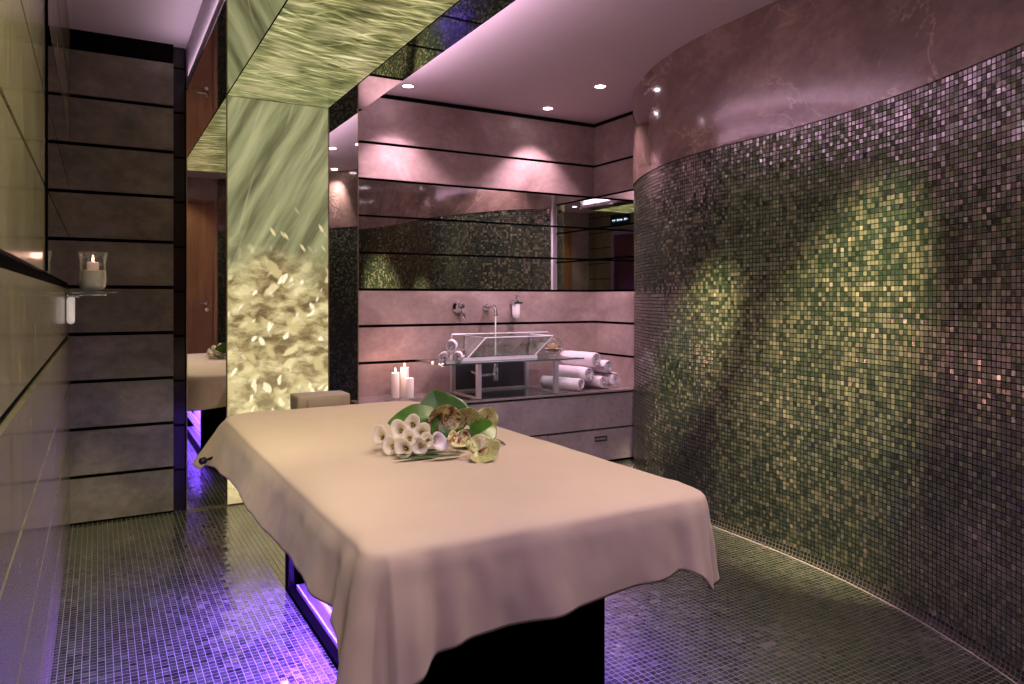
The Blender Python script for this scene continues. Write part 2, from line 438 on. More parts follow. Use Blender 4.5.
# curved mosaic wall: plan curve from the alcove round to the near wall
CV = [(3.20, 3.87), (3.07, 3.775), (2.955, 3.655), (2.82, 3.43), (2.70, 3.17), (2.625, 2.93), (2.575, 2.62), (2.560, 2.20), (2.525, 1.87), (2.455, 1.56), (2.375, 1.33), (2.285, 1.12), (2.16, .88), (1.98, .60), (1.72, .28), (1.42, -.02), (1.13, YN + .004)]
cvs = [p for p in spline([(x, y, 0) for x, y in CV], 12)]
ZBAND = 1.806
def ribbon(bm, pts, z0, z1, mi, off=0, uvs=True):
    l = bm.loops.layers.uv.get('UVMap') or bm.loops.layers.uv.new('UVMap')
    s = 0; prev = None
    for i, p in enumerate(pts):
        t = (pts[min(i + 1, len(pts) - 1)] - pts[max(i - 1, 0)]).normalized(); nrm = Vector((t.y, -t.x, 0)) # points outward (+X)
        q = p - Vector((nrm.x, nrm.y, 0)) * 0 + Vector((-t.y, t.x, 0)) * 0
        q = p + nrm * -off
        if i: s += (p - pts[i - 1]).length
        a = bm.verts.new((q.x, q.y, z0)); b = bm.verts.new((q.x, q.y, z1))
        if prev:
            f = bm.faces.new((prev[0], a, b, prev[1])); f.material_index = mi; f.smooth = True
            for lp, uv in zip(f.loops, ((prev[2], z0), (s, z0), (s, z1), (prev[2], z1))): lp[l].uv = uv
        prev = (a, b, s)
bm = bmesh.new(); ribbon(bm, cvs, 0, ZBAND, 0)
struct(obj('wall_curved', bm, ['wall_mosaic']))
# polished marble band above, 4 mm proud, with fine vertical joints
bm = bmesh.new()
tot = 0; seglen = .62; cur = []; last = 0; pieces = []
for i, p in enumerate(cvs):
    if i: tot += (p - cvs[i - 1]).length
    cur.append(p)
    if tot - last > seglen or i == len(cvs) - 1:
        pieces.append(cur); cur = [p]; last = tot
sgn = 1
def inward(p, i, pts, d):
    t = (pts[min(i + 1, len(pts) - 1)] - pts[max(i - 1, 0)]).normalized()
    return p + Vector((t.y, -t.x, 0)) * d
# which sign points to the room?
t0 = (cvs[101] - cvs[99]).normalized(); INW = 1 if Vector((t0.y, -t0.x, 0)).dot(Vector((1, 2, 0)) - cvs[100]) > 0 else -1
band_pts = [inward(p, i, cvs, .006 * INW) for i, p in enumerate(cvs)]
ribbon(bm, band_pts, ZBAND, ZC, 0)
for i in range(len(cvs) - 1):
    f = bm.faces.new([bm.verts.new((*q, ZBAND)) for q in (cvs[i].xy, cvs[i + 1].xy, band_pts[i + 1].xy, band_pts[i].xy)])
struct(obj('trim_2', bm, ['band_stone']), 'polished brown marble band above the mosaic')
# fine joints of the marble band
acc = 0; bm = bmesh.new()
for i in range(1, len(band_pts)):
    acc += (band_pts[i] - band_pts[i - 1]).length
    if acc > .60:
        acc = 0
        q = inward(band_pts[i], i, band_pts, .0006 * INW); t = (band_pts[i] - band_pts[i - 1]).normalized() * .0008
        quad(bm, [(q.x - t.x, q.y - t.y, ZBAND), (q.x + t.x, q.y + t.y, ZBAND), (q.x + t.x, q.y + t.y, ZC), (q.x - t.x, q.y - t.y, ZC)])
jo = struct(obj('trim_3', bm, [simple('fine joint', (.10, .055, .045), .4)]), 'fine upright joints of the marble band')
# cove: two rows of tile curving from floor to wall
bm = bmesh.new(); l = bm.loops.layers.uv.new('UVMap')
prof = [(0.0, .040), (.001, .024), (.005, .008), (.014, .0015)]
s = 0
for i in range(len(cvs)):
    if i: s += (cvs[i] - cvs[i - 1]).length
    row = [bm.verts.new((*inward(cvs[i], i, cvs, a * INW).xy, z)) for a, z in prof]
    if i:
        for k in range(3):
            f = bm.faces.new((prow[k], row[k], row[k + 1], prow[k + 1])); f.smooth = True
            vv = (0, .0192, .0384, .0576)
            for lp, uv in zip(f.loops, ((ps, vv[k]), (s, vv[k]), (s, vv[k + 1]), (ps, vv[k + 1]))): lp[l].uv = uv
    prow = row; ps = s
struct(obj('trim_4', bm, ['cove_mosaic']), 'tiled cove where the curved wall meets the floor')
bm = bmesh.new()
tube(bm, [Vector((*inward(p, i, cvs, .015 * INW).xy, .0008)) for i, p in enumerate(cvs)], .0020, 6)
struct(obj('trim_5', bm, [simple('pale grout line', (.50, .46, .36), .5)]), 'pale grout line along the curved wall')
# white end trim where the curved wall meets the alcove
struct(obj('trim_6', bx(3.165, 3.20, 3.845, 3.875, 0, ZC), 'white'), 'white end strip of the curved wall')

sg = empty('lit_door_plate', (XL, .48, 2.215)); tag(sg, 'dark plate with small blue white lights above the plum door', 'sign')
obj('dark_plate', bx(.0, .012, -.22, .22, -.07, .06), 'reveal', sg)
lm_ = simple('blue white lights', (.7, .8, 1), .4, emis=(.55, .72, 1), estr=2.2)
for i in range(9):
    y_ = -.16 + i * .04; h_ = (.010, .018, .014, .022, .012, .020, .016, .022, .012)[i]
    if i in (2, 6): continue
    obj('small_light', bx(.012, .015, y_ - .010, y_ + .010, -.01 - h_ / 2, -.01 + h_ / 2), lm_, sg)
# floor
bm = bmesh.new(); quad(bm, [(XL - .1, YN - .1, 0), (3.4, YN - .1, 0), (3.4, YS + .1, 0), (XL - .1, YS + .1, 0)], 0,
     [(XL - .1, YN - .1), (3.4, YN - .1), (3.4, YS + .1), (XL - .1, YS + .1)])
struct(obj('floor', bm, ['floor_mosaic']))
# ceiling
bm = bx(XL - .1, 3.4, YN - .1, YS + .1, ZC, ZC + .05)
struct(obj('ceiling', bm, ['ceiling']))
bm = bmesh.new(); box(bm, 1.302, XS, YS - .004, YS + .012, ZC - .024, ZC - .012); 
struct(obj('trim_7', bm, ['gap']), 'shadow gap under the ceiling')
# near wall (behind the camera) with a door, seen in the mirrors
bm = bmesh.new()
DX = (.22, 1.09)
for x0, x1, z0, z1 in ((XL - .1, DX[0] - .03, 0, ZC), (DX[1] + .03, 1.16, 0, ZC), (DX[0] - .03, DX[1] + .03, 2.14, ZC)):
    box(bm, x0, x1, YN - .06, YN, z0, z1)
struct(obj('wall_near', bm, ['alc_stone']))
d = struct(obj('door_1', bx(DX[0], DX[1], YN - .045, YN - .012, .005, 2.108), 'door'))
bm = bmesh.new(); box(bm, DX[0] - .03, DX[0], YN - .05, YN + .008, 0, 2.14); box(bm, DX[1], DX[1] + .03, YN - .05, YN + .008, 0, 2.14); box(bm, DX[0], DX[1], YN - .05, YN + .008, 2.108, 2.14)
obj('door_frame', bm, 'door', d)
bm = bmesh.new(); lathe(bm, [(.024, 0), (.024, .008), (.012, .012)], 20, (1.02, YN - .012, 1.036), axis=(0, 1, 0))
tube(bm, [(1.02, YN, 1.036), (1.02, YN + .045, 1.036), (1.01, YN + .052, 1.036), (.91, YN + .052, 1.036)], .009)
lathe(bm, [(.02, 0), (.02, .007)], 20, (1.02, YN - .012, .965), axis=(0, 1, 0))
obj('door_handle', bm, 'chrome', d)

# bulkhead over the pillar
YB = 1.54
bm = bx(.395, 1.305, YB, Y1 + .012, ZB + .012, ZC)
box(bm, .395, 1.305, YB - .01, YB, ZB - .004, ZC)
struct(obj('trim_8', bm, [simple('lilac painted bulkhead', (.42, .36, .40), .6)]), 'painted bulkhead carrying the lit ceiling panel')

# ------------------------------------------------------------------ mirrors and lit panels
def mirror_x(name, x0, x1, y, zs, label, mat='mirror', vcuts=(), d=.006):
    r = empty(name, ((x0 + x1) / 2, y, zs[0][0]))
    tag(r, label, 'mirror')
    for z0, z1 in zs:
        bm = bmesh.new(); box(bm, x0 - r.location.x, x1 - r.location.x, 0, d, z0 - zs[0][0], z1 - zs[0][0])
        obj('mirror_pane', bm, mat, r)
    return r
r = empty('wall_mirror', (2.24, YS, 5 * M)); tag(r, 'long three-course mirror set in the stone above the basin', 'mirror')
for k in (5, 6, 7):
    obj('mirror_pane', bx(1.302 - 2.24, XS - .0015 - 2.24, 0, .012, (k - 5) * M + .0065, (k - 4) * M - .0065), 'mirror_dark', r)
r = empty('wall_mirror', (XS, 4.0, 5 * M)); tag(r, 'short dark mirror on the side wall beside the curved mosaic wall', 'mirror')
for k in (5, 6, 7):
    obj('mirror_pane', bx(0, .012, YR - 4.0, YS - .0015 - 4.0, (k - 5) * M + .0065, (k - 4) * M - .0065), 'mirror_dark', r)
r = empty('wall_mirror', (XL, 3.1, 5 * M)); tag(r, 'mirror on the left wall above the candle shelf', 'mirror')
for k in (5, 6, 7):
    obj('mirror_pane', bx(-.012, 0, YM + .016 - 3.1, Y1 - .002 - 3.1, (k - 5) * M + (.012 if k == 5 else .0025), (k - 4) * M - .0025), 'mirror', r)
def framed_mirror(x0, x1, label, mat):
    r = empty('pillar_mirror', (x0, Y1, 0)); tag(r, label, 'mirror')
    obj('mirror_pane', bx(.003, x1 - x0 - .003, 0, .01, .008, ZB), mat, r)
    bm = bmesh.new(); box(bm, 0, .004, -.003, .012, 0.002, ZB); box(bm, x1 - x0 - .004, x1 - x0, -.003, .012, .002, ZB); box(bm, 0, x1 - x0, -.002, .012, 0, .008)
    obj('metal_edge', bm, 'trim', r)
framed_mirror(.395, .5905, 'tall narrow mirror left of the lit petal panel', 'mirror')
framed_mirror(1.1275, 1.300, 'tall narrow mirror right of the lit petal panel', 'mirror_dark')
r = empty('light_panel', (.5905, Y1, 0)); tag(r, 'tall back-lit glass panel printed with petals and green blades', 'light panel')
bm = bmesh.new(); W = 1.1275 - .5905
quad(bm, [(0, 0, .006), (W, 0, .006), (W, 0, ZB - .004), (0, 0, ZB - .004)], 0, [(0, 0), (W, 0), (W, ZB), (0, ZB)])
obj('glass_print', bm, 'art_wall', r)
bm = bmesh.new(); box(bm, 0, .003, -.002, .01, 0, ZB); box(bm, W - .003, W, -.002, .01, 0, ZB); box(bm, 0, W, -.002, .01, 0, .006); box(bm, 0, W, -.002, .01, ZB - .004, ZB)
obj('metal_edge', bm, 'trim', r)
r = empty('ceiling_light_panel', (.5905, 0, ZB)); tag(r, 'back-lit glass ceiling panel printed with yellow green grass', 'light panel')
bm = bmesh.new()
quad(bm, [(0, YB, 0), (0, Y1, 0), (W, Y1, 0), (W, YB, 0)], 0, [(0, YB), (0, Y1), (W, Y1), (W, YB)])
obj('glass_print', bm, 'art_ceil', r)
bm = bmesh.new()
for yy in (YN, 2.2, Y1 - .004):
    pass
box(bm, -.002, .002, YB, Y1, -.002, .01); box(bm, W - .002, W + .002, YB, Y1, -.002, .01)
obj('metal_edge', bm, 'gap', r)
for x0, x1, lab, mt in ((.397, .588, 'mirror strip under the bulkhead left of the lit grass panel', 'mirror'), (1.130, 1.303, 'mirror strip under the bulkhead right of the lit grass panel', 'mirror_dark')):
    o = tag(obj('ceiling_mirror', bx(0, x1 - x0, YB, Y1 - .001, 0, .01), mt), lab, 'mirror'); o.location = (x0, 0, ZB)

# ------------------------------------------------------------------ massage bed
bed = empty('massage_table', (.895, 2.3, 0))
tag(bed, 'massage table with black box base and violet lit sides in the middle of the room', 'massage table')
def bl(x, y, z): return (x - .895, y - 2.3, z)
def bbox(bm, x0, x1, y0, y1, z0, z1, **k): box(bm, x0 - .895, x1 - .895, y0 - 2.3, y1 - 2.3, z0, z1, **k)
bm = bmesh.new(); bbox(bm, .70, 1.13, 1.592, 2.779, .012, .50, bev=.004); obj('base_box', bm, 'black', bed)
bm = bmesh.new(); bbox(bm, .61, .637, 1.59, 2.78, .0, .018, bev=.002); bbox(bm, 1.153, 1.18, 1.59, 2.78, 0, .018, bev=.002)
bbox(bm, .637, 1.153, 1.59, 1.62, 0, .018); bbox(bm, .637, 1.153, 2.75, 2.78, 0, .018); bbox(bm, .66, 1.13, 1.62, 2.75, .0, .012)
obj('plinth', bm, 'blackmatt', bed)
bm = bmesh.new(); bbox(bm, .70, 1.13, 1.575, 1.592, 0.0, .50); bbox(bm, .61, 1.172, 1.572, 1.59, 0, .50); obj('end_panel', bm, 'blackmatt', bed)
bm = bmesh.new(); bbox(bm, .61, 1.182, 2.78, 2.80, 0, .50); obj('end_panel', bm, 'blackmatt', bed)
for xa, xb in ((.640, .70), (1.13, 1.150)):
    bm = bmesh.new(); bbox(bm, xa, xb, 1.59, 2.75, .012, .030, bev=.003); bbox(bm, .690 if xa < 1 else 1.130, .70 if xa < 1 else 1.14, 1.60, 2.75, .030, .46); obj('side_ledge', bm, 'white', bed)
for xa in (.64, 1.144):
    bm = bmesh.new(); bbox(bm, xa, xa + .012, 1.60, 2.77, .150, .160, bev=.002); obj('led_strip', bm, 'violet', bed)
    bm = bmesh.new(); bbox(bm, xa - .004, xa + .012, 1.60, 2.77, .172, .182); bbox(bm, xa - .004, xa + .012, 1.60, 2.77, .124, .132); obj('side_rail', bm, 'white', bed)
for xa in (.614, 1.158):
    bm = bmesh.new(); bbox(bm, xa, xa + .018, 2.755, 2.78, 0.0, .42); obj('corner_post', bm, 'black', bed)
# mattress board under the sheet
def outline(x0, x1, y0, y1, rn, rf, n=14):
    pts = []
    for cx, cy, r, a0 in ((x1 - rn, y0 + rn, rn, -PI / 2), (x1 - rf, y1 - rf, rf, 0), (x0 + rf, y1 - rf, rf, PI / 2), (x0 + rn, y0 + rn, rn, PI)):
        for k in range(n + 1):
            a = a0 + k * PI / 2 / n; pts.append((cx + r * math.cos(a), cy + r * math.sin(a)))
    return pts
bm = bmesh.new(); o_ = outline(.455, 1.335, 1.36, 3.24, .04, .20)
lo = [bm.verts.new(bl(x, y, .50)) for x, y in o_]; hi = [bm.verts.new(bl(x, y, .598)) for x, y in o_]
for i in range(len(lo)): j = (i + 1) % len(lo); bm.faces.new((lo[i], lo[j], hi[j], hi[i]))
bm.faces.new(hi); bm.faces.new(list(reversed(lo)))
obj('mattress', bm, 'leather', bed)
# head rest cushion beyond the far end
bm = bmesh.new(); bbox(bm, .765, 1.005, 3.27, 3.42, .58, .655, bev=.014); bbox(bm, .81, .96, 3.262, 3.272, .60, .64, bev=.003)
obj('head_rest', bm, 'leather', bed, smooth=True)
bm = bmesh.new(); bbox(bm, .84, .94, 3.1, 3.34, .56, .59); obj('head_rest_arm', bm, 'steel', bed)
bm = bmesh.new(); tube(bm, [bl(.47, 3.06, .49), bl(.40, 3.04, .474), bl(.352, 3.02, .466)], .0055, 8); lathe(bm, [(.006, 0), (.013, .006), (.013, .024), (.006, .03)], 12, bl(.365, 3.025, .468), axis=(-1, -.3, -.1))
obj('adjusting_lever', bm, 'black', bed)

# the sheet: top, rounded shoulders and a hanging skirt whose corners drop into folds
def sheet():
    x0, x1, y0, y1 = .437, 1.330, 1.335, 3.262
    rn, rf = .045, .17
    L = .175
    per = []      # (pos, normal, drop, cornerness, side)
    def side(p0, p1, nrm, n, nm):
        for k in range(n): 
            t = k / n
            per.append((Vector((p0[0] + (p1[0] - p0[0]) * t, p0[1] + (p1[1] - p0[1]) * t)), Vector(nrm), nm, 0, t))
    def arc(cx, cy, r, a0, n, nm):
        for k in range(n):
            a = a0 + k / n * PI / 2
            per.append((Vector((cx + r * math.cos(a), cy + r * math.sin(a))), Vector((math.cos(a), math.sin(a))), nm, 1, k / n))
    side((x0 + rn, y0), (x1 - rn, y0), (0, -1), 110, 'front')
    arc(x1 - rn, y0 + rn, rn, -PI / 2, 30, 'nr')
    side((x1, y0 + rn), (x1, y1 - rf), (1, 0), 150, 'right')
    arc(x1 - rf, y1 - rf, rf, 0, 30, 'fr')
    side((x1 - rf, y1), (x0 + rf, y1), (0, 1), 60, 'back')
    arc(x0 + rf, y1 - rf, rf, PI / 2, 30, 'fl')
    side((x0, y1 - rf), (x0, y0 + rn), (-1, 0), 150, 'left')
    arc(x0 + rn, y0 + rn, rn, PI, 34, 'nl')
    C = Vector(((x0 + x1) / 2, (y0 + y1) / 2))
    NP = len(per); bm = bmesh.new()
    corners = {'nl': Vector((x0, y0)), 'nr': Vector((x1, y0)), 'fl': Vector((x0, y1 - .05)), 'fr': Vector((x1, y1 - .05))}
    def topz(p, q):
        z = .616 + .004 * noise.noise(Vector((p.x * 2.3, p.y * 2.3, 1.3))) + .0016 * noise.noise(Vector((p.x * 9, p.y * 7, 4)))
        # shallow creases near the near edge
        z += .0035 * math.exp(-((p.y - y0 - .10 - .05 * math.sin(p.x * 7)) / .02) ** 2) * (.5 + .5 * math.sin(p.x * 11 + 1))
        return z
    rings = []
    qs = [1 - .012, .972, .955, .93, .9, .86, .8, .72, .62, .5, .38, .26, .14, .06]
    for q in reversed(qs):
        ring = []
        for p, n, nm, c, t in per:
            w = C + (p - C) * q
            dist = (p - w).length
            z = topz(w, q) - .020 * math.exp(-dist / .035)
            ring.append(bm.verts.new((w.x, w.y, z)))
        rings.append(ring)
    cen = bm.verts.new((C.x, C.y, topz(C, 0)))
    NR = 26
    for j in range(NR + 1):
        r = j / NR; ring = []
        for i, (p, n, nm, c, t) in enumerate(per):
            # closeness to near-left / other corners (distance along the edge)
            near = {k: (p - v).length for k, v in corners.items()}
            drop = L
            if nm == 'front': drop = .172 + .010 * math.sin(t * 5.2 + .3) - .018 * math.exp(-((t - .93) / .06) ** 2)
            if nm == 'left': drop = .140 - .008 * t
            flare = .012; rip = 0
            for k, amp, ln, fl in (('nl', .100, .115, .030), ('nr', .052, .075, .012), ('fl', .03, .20, .06), ('fr', .05, .15, .03)):
                if k == 'nl' and nm == 'left': ln = .045
                e = math.exp(-(near[k] / ln) ** 2)
                drop += amp * max(0, 1 - near[k] / (ln * 1.7)) ** 1.2
                flare += fl * e
            if nm == 'left': flare += .016 * math.sin(PI * min(1, t * 1.1)) + .010
            # folds
            s = i / NP * (2 * (x1 - x0 + y1 - y0))
            if nm == 'front':
                u = t * (x1 - x0)
                rip += .014 * math.exp(-((u - .055) / .022) ** 2) - .016 * math.exp(-((u - .105) / .022) ** 2) + .018 * math.exp(-((u - .155) / .028) ** 2)
                rip += .009 * math.sin(u * 16 + 1) + .004 * math.sin(u * 37) + .014 * math.exp(-((u - .42) / .05) ** 2) + .006 * math.exp(-((u - .62) / .035) ** 2)
                rip += .020 * math.exp(-((u - .845) / .022) ** 2) - .008 * math.exp(-((u - .80) / .025) ** 2)
            elif nm == 'left':
                u = (1 - t) * (y1 - rf - y0 - rn)
                rip += .006 * math.sin(u * 9) + .010 * math.exp(-((u - .20) / .05) ** 2) - .014 * math.exp(-((u - .10) / .035) ** 2) + .016 * math.exp(-((u - .035) / .025) ** 2)
                rip += .012 * math.exp(-((u - 1.45) / .10) ** 2)
            elif nm == 'right': rip += .008 * math.sin(t * 30) 
            elif nm == 'nl': rip += .028 * math.sin(t * PI * 2.0 - .6) 
            elif nm == 'nr': rip += .022 * math.sin(t * PI * 2 + 2.2)
            elif nm == 'fl': rip += .010 * math.sin(t * PI * 3)
            if nm == 'fl': 
                w_ = math.exp(-((t - .78) / .22) ** 2); flare += .045 * w_; drop -= .03 * w_
            a = min(1, r * 5) ; sh = math.sin(min(1, r * drop / .035) * PI / 2)
            out = -.004 + .008 * sh + (flare * r + rip * (r ** .8) * .9)
            z = topz(p, 1) - .020 - .006 * (1 - math.cos(min(1, r * drop / .035) * PI / 2)) - drop * r * (1 - .3 * flare)
            q = p + n * out
            # irregular cloth surface
            q = q + n * (.005 * noise.noise(Vector((q.x * 9, q.y * 9, z * 7))) + .0022 * noise.noise(Vector((q.x * 24, q.y * 24, z * 14 + q.x * 8)))) * min(1, r * 4)
            ring.append(bm.verts.new((q.x, q.y, z)))
        rings.append(ring)
    for a, b in zip(rings, rings[1:]):
        for i in range(NP):
            j = (i + 1) % NP; bm.faces.new((a[i], b[i], b[j], a[j]))
    for i in range(NP): bm.faces.new((cen, rings[0][i], rings[0][(i + 1) % NP]))
    bmesh.ops.recalc_face_normals(bm, faces=bm.faces)
    return bm
o = obj('bed_sheet', sheet(), 'sheet', smooth=True)
md = o.modifiers.new('thick', 'SOLIDIFY'); md.thickness = .0022; md.offset = 1
tag(o, 'cream cotton sheet draped over the massage table', 'sheet')

# ------------------------------------------------------------------ flowers on the bed
ZT = .618
def leaf_bm(L, W, fold=.25, curl=.2, heart=True, n=18, k=10, wav=0):
    bm = bmesh.new(); rows = []
    for i in range(n + 1):
        t = i / n
        if heart: w = W * (math.sin(PI * t ** .62) ** .75) * (1 - .15 * t) if 0 < t < 1 else 0
        else: w = W * math.sin(PI * t ** .8) ** .9 if 0 < t < 1 else 0
        row = []
        for j in range(-k, k + 1):
            s = j / k
            x = s * w; y = L * t - (.16 * L * abs(s) ** 1.5 * max(0, 1 - 3.2 * t) if heart else 0)
            z = fold * abs(x) + curl * L * (-(t - .3) ** 2) + wav * math.sin(t * 17 + s * 3) * abs(s)
            row.append(bm.verts.new((x, y, z)))
        rows.append(row)
    for a, b in zip(rows, rows[1:]):
        for j in range(2 * k): bm.faces.new((a[j], a[j + 1], b[j + 1], b[j]))
    bmesh.ops.remove_doubles(bm, verts=bm.verts, dist=1e-5)
    return bm
def orient(o, loc, d, up):
    """object's +Y along d, +Z towards up"""
    y = Vector(d).normalized(); z = Vector(up); z = (z - y * z.dot(y)).normalized(); x = y.cross(z)
    o.matrix_world = Matrix.Translation(Vector(loc)) @ Matrix((x, y, z)).transposed().to_4x4()
def thick(o, t=.0012):
    m = o.modifiers.new('thick', 'SOLIDIFY'); m.thickness = t; m.offset = 0
def calla_bm(R=.022, H=.055):
    """spathe: a funnel rolled round the spadix, flaring to a pointed lip"""
    bm = bmesh.new(); n = 16; seg = 36; rows = []
    for i in range(n + 1):
        t = i / n; row = []
        for j in range(seg + 1):
            a = -PI * 1.06 + 2.12 * PI * j / seg
            tip = max(0, math.cos(a)) ** 3
            r = .0045 + (R - .0045) * t ** 1.9
            rr = r * (1 + .42 * tip * t ** 3) * (1 + .05 * (j / seg))
            z = H * t * (1 - .10 * (1 - math.cos(a)) * .5 * t) - .35 * R * max(0, t - .78) * 4 * (.4 + .6 * (1 - tip))
            row.append(bm.verts.new((rr * math.sin(a), z, rr * math.cos(a))))
        rows.append(row)
    for a, b in zip(rows, rows[1:]):
        for j in range(seg): bm.faces.new((a[j], a[j + 1], b[j + 1], b[j]))
    return bm
def calla(loc, d, up, R, lab, mat='calla'):
    r = empty('calla_lily'); orient(r, loc, d, up)
    o = obj('petal', calla_bm(R, R * 2.1), mat, r, True); thick(o, .0009)
    bm = bmesh.new(); tube(bm, [(0, 0, 0), (0, R * .9, 0), (0, R * 1.35, .001)], [.0035, .0038, .0022], 10); obj('spadix', bm, 'calla_y', r, True)
    bm = bmesh.new(); lathe(bm, [(.0001, 0), (R * .22, 0)], 14, (0, R * .85, 0), cap=False, axis=(0, 1, 0)); obj('throat', bm, 'calla_hole', r)
    bm = bmesh.new(); tube(bm, [(0, 0.002, 0), (0, -.03, -.002), (.004, -.07, -.006)], .0035, 8); obj('stem', bm, 'stem', r, True)
    tag(r, lab, 'calla lily', 'white calla lilies of the bouquet'); return r
# camera basis, used only to convert measured bearings into places in the room
TH = .5148; FX = 732.56
def PT(u, v, Z=None, Y=None):
    a = (u - 512) / FX; b = (298.15 - v) / FX; c, s = math.cos(TH), math.sin(TH)
    dx, dy = s + c * a, c - s * a
    t = (Z - 1.0890) / b if Z is not None else Y / dy
    return Vector((t * dx, t * dy, 1.089 + t * b))
tocam = (CAM - Vector((.9, 2.05, .65))).normalized()
CL = [(380, 437, .668, .024, 'leftmost calla lily of the bouquet, seen side on'),
      (391, 447, .645, .024, 'low calla lily second from the left in the bouquet'),
      (404, 449, .645, .026, 'wide calla lily low in the middle of the white cluster'),
      (420, 447, .648, .024, 'low calla lily at the right of the white cluster'),
      (400, 431, .690, .025, 'upper left calla lily below the green leaf tip'),
      (412, 425, .705, .024, 'topmost calla lily in the bouquet'),
      (422, 433, .685, .023, 'upper right calla lily beside the brown anthurium'),
      (409, 439, .672, .021, 'calla lily at the heart of the white cluster'),
      (427, 441, .662, .020, 'small calla lily tucked behind the lilac one'),
      (437, 441, .655, .027, 'lilac tinged calla lily beside the anthuriums')]
for i, (u, v, z, R, lab) in enumerate(CL):
    p = PT(u, v, Z=z)
    d = (tocam + Vector((-.45 + .06 * i, -.1, .0)) + Vector((random.uniform(-.15, .15), 0, random.uniform(-.15, .1)))).normalized()
    if i == 0: d = Vector((-.7, -.6, .25)).normalized()
    if i == 9: d = Vector((.35, -.7, .12)).normalized()
    up = Vector((random.uniform(-.6, .6), .1, 1)) if i not in (9,) else Vector((.9, 0, -.5))
    loc = p - d * R * 1.5
    loc.z = max(loc.z, ZT + .012)
    calla(loc, d, up, R, lab, 'calla_lilac' if i == 9 else 'calla')

def anthurium(u, v, z, size, d, up, lab, mat='anth', fold=.5):
    p = PT(u, v, Z=z); r = empty('anthurium_flower'); orient(r, p, d, up)
    bm = bmesh.new(); n = 26; k = 9; seg = 40; rows = []
    # cupped heart-shaped spathe, polar about its base
    cen = bm.verts.new((0, 0, 0)); prev = None
    for i in range(1, k + 1):
        q = i / k; row = []
        for j in range(seg):
            a = 2 * PI * j / seg        # 0 = tip direction (+Y)
            hr = (1 - .30 * math.sin(a) ** 2 * 0 + .12 * math.cos(a)) * (1 - .62 * math.exp(-((a - PI) / .38) ** 2))
            hr *= 1 + .10 * math.exp(-((min(a, 2 * PI - a)) / .22) ** 2)
            rr = size * q * hr
            x = rr * math.sin(a) * 1.02; y = rr * math.cos(a)
            zz = fold * rr * rr / size + .10 * size * math.sin(a * 5 + q * 2) * q ** 2 - .10 * size * max(0, q - .75) * 4 * abs(math.sin(a * 1.5))
            row.append(bm.verts.new((x, y, zz)))
        if prev:
            for j in range(seg): bm.faces.new((prev[j], prev[(j + 1) % seg], row[(j + 1) % seg], row[j]))
        else:
            for j in range(seg): bm.faces.new((cen, row[(j + 1) % seg], row[j]))
        prev = row
    bmesh.ops.recalc_face_normals(bm, faces=bm.faces)
    o = obj('petal', bm, mat, r, True); thick(o, .0012)
    bm = bmesh.new(); tube(bm, [(0, 0, .001), (0, size * .22, size * .22), (0, size * .50, size * .36)], [.0042, .004, .0022], 10); obj('spadix', bm, 'spadix', r, True)
    tag(r, lab, 'anthurium', 'mottled anthuriums of the bouquet'); return r
anthurium(441, 419, .705, .052, (-.15, -.1, .9), (-.15, -.95, .05), 'brown hearted anthurium standing before the green leaf', 'anth_dark', .75)
anthurium(466, 419, .695, .043, (-.1, -.25, .9), (-.25, -.9, .35), 'round mottled anthurium at the middle of the bouquet', 'anth', .35)
anthurium(486, 420, .685, .036, (.5, .1, .8), (-.1, -.8, .55), 'anthurium behind at the right of the bouquet', 'anth', .4)
anthurium(479, 452, .640, .050, (.9, -.25, .10), (-.15, -.62, .75), 'anthurium lying lowest on the sheet at the right', 'anth', .35)
anthurium(459, 439, .655, .034, (-.2, -.5, -.7), (-.35, -.85, .4), 'small anthurium between the lilac calla and the lowest one', 'anth_dark', .5)
# big heart leaves
def leaf(u, v, z, L, W, d, up, lab, mat='leaf', fold=.3, curl=.35, name='anthurium_leaf', heart=True, cat='leaf', grp=None):
    p = PT(u, v, Z=z); o = obj(name, leaf_bm(L, W, fold, curl, heart), mat, None, True); orient(o, p, d, up); thick(o)
    tag(o, lab, cat, grp); return o
leaf(445, 431, .650, .145, .105, (-.12, .35, .80), (-.35, -.90, .3), 'large green leaf standing at the back of the bouquet', curl=-.05, fold=.10)
leaf(434, 417, .715, .145, .058, (-.93, .12, -.02), (-.15, -.80, .5), 'pointed green leaf reaching left over the calla lilies', fold=-.25, curl=.25)
leaf(476, 437, .640, .095, .050, (.65, .15, .30), (-.1, -.8, .5), 'green leaf behind the right hand anthuriums', curl=.2)
leaf(462, 441, .640, .085, .042, (.75, .1, -.10), (-.1, -.7, .7), 'dark green leaf between the anthuriums', 'leaf_dark')
leaf(492, 441, .632, .048, .010, (.9, -.35, -.16), (0, -.4, .9), 'thin curled leaf tip pointing right on the sheet', 'leaf_dark', heart=False)
k = 0
for u, v, L, dx, dy, lab in ((438, 456, .145, -1, -.10, 'long flat frond under the calla lilies, nearest the table foot'), (446, 452, .165, -1, .02, 'long flat frond under the middle of the bouquet'), (462, 455, .12, -1, -.02, 'short flat frond under the lowest anthurium'), (440, 450, .135, -1, .12, 'flat frond behind the calla lilies')):
    leaf(u, v, ZT + .004 + .002 * k, L, .014, (dx, dy, .03), (0, 0, 1), lab, 'leaf_dark', .15, -.05, 'flat_frond', False, 'leaf', 'flat fronds under the bouquet'); k += 1

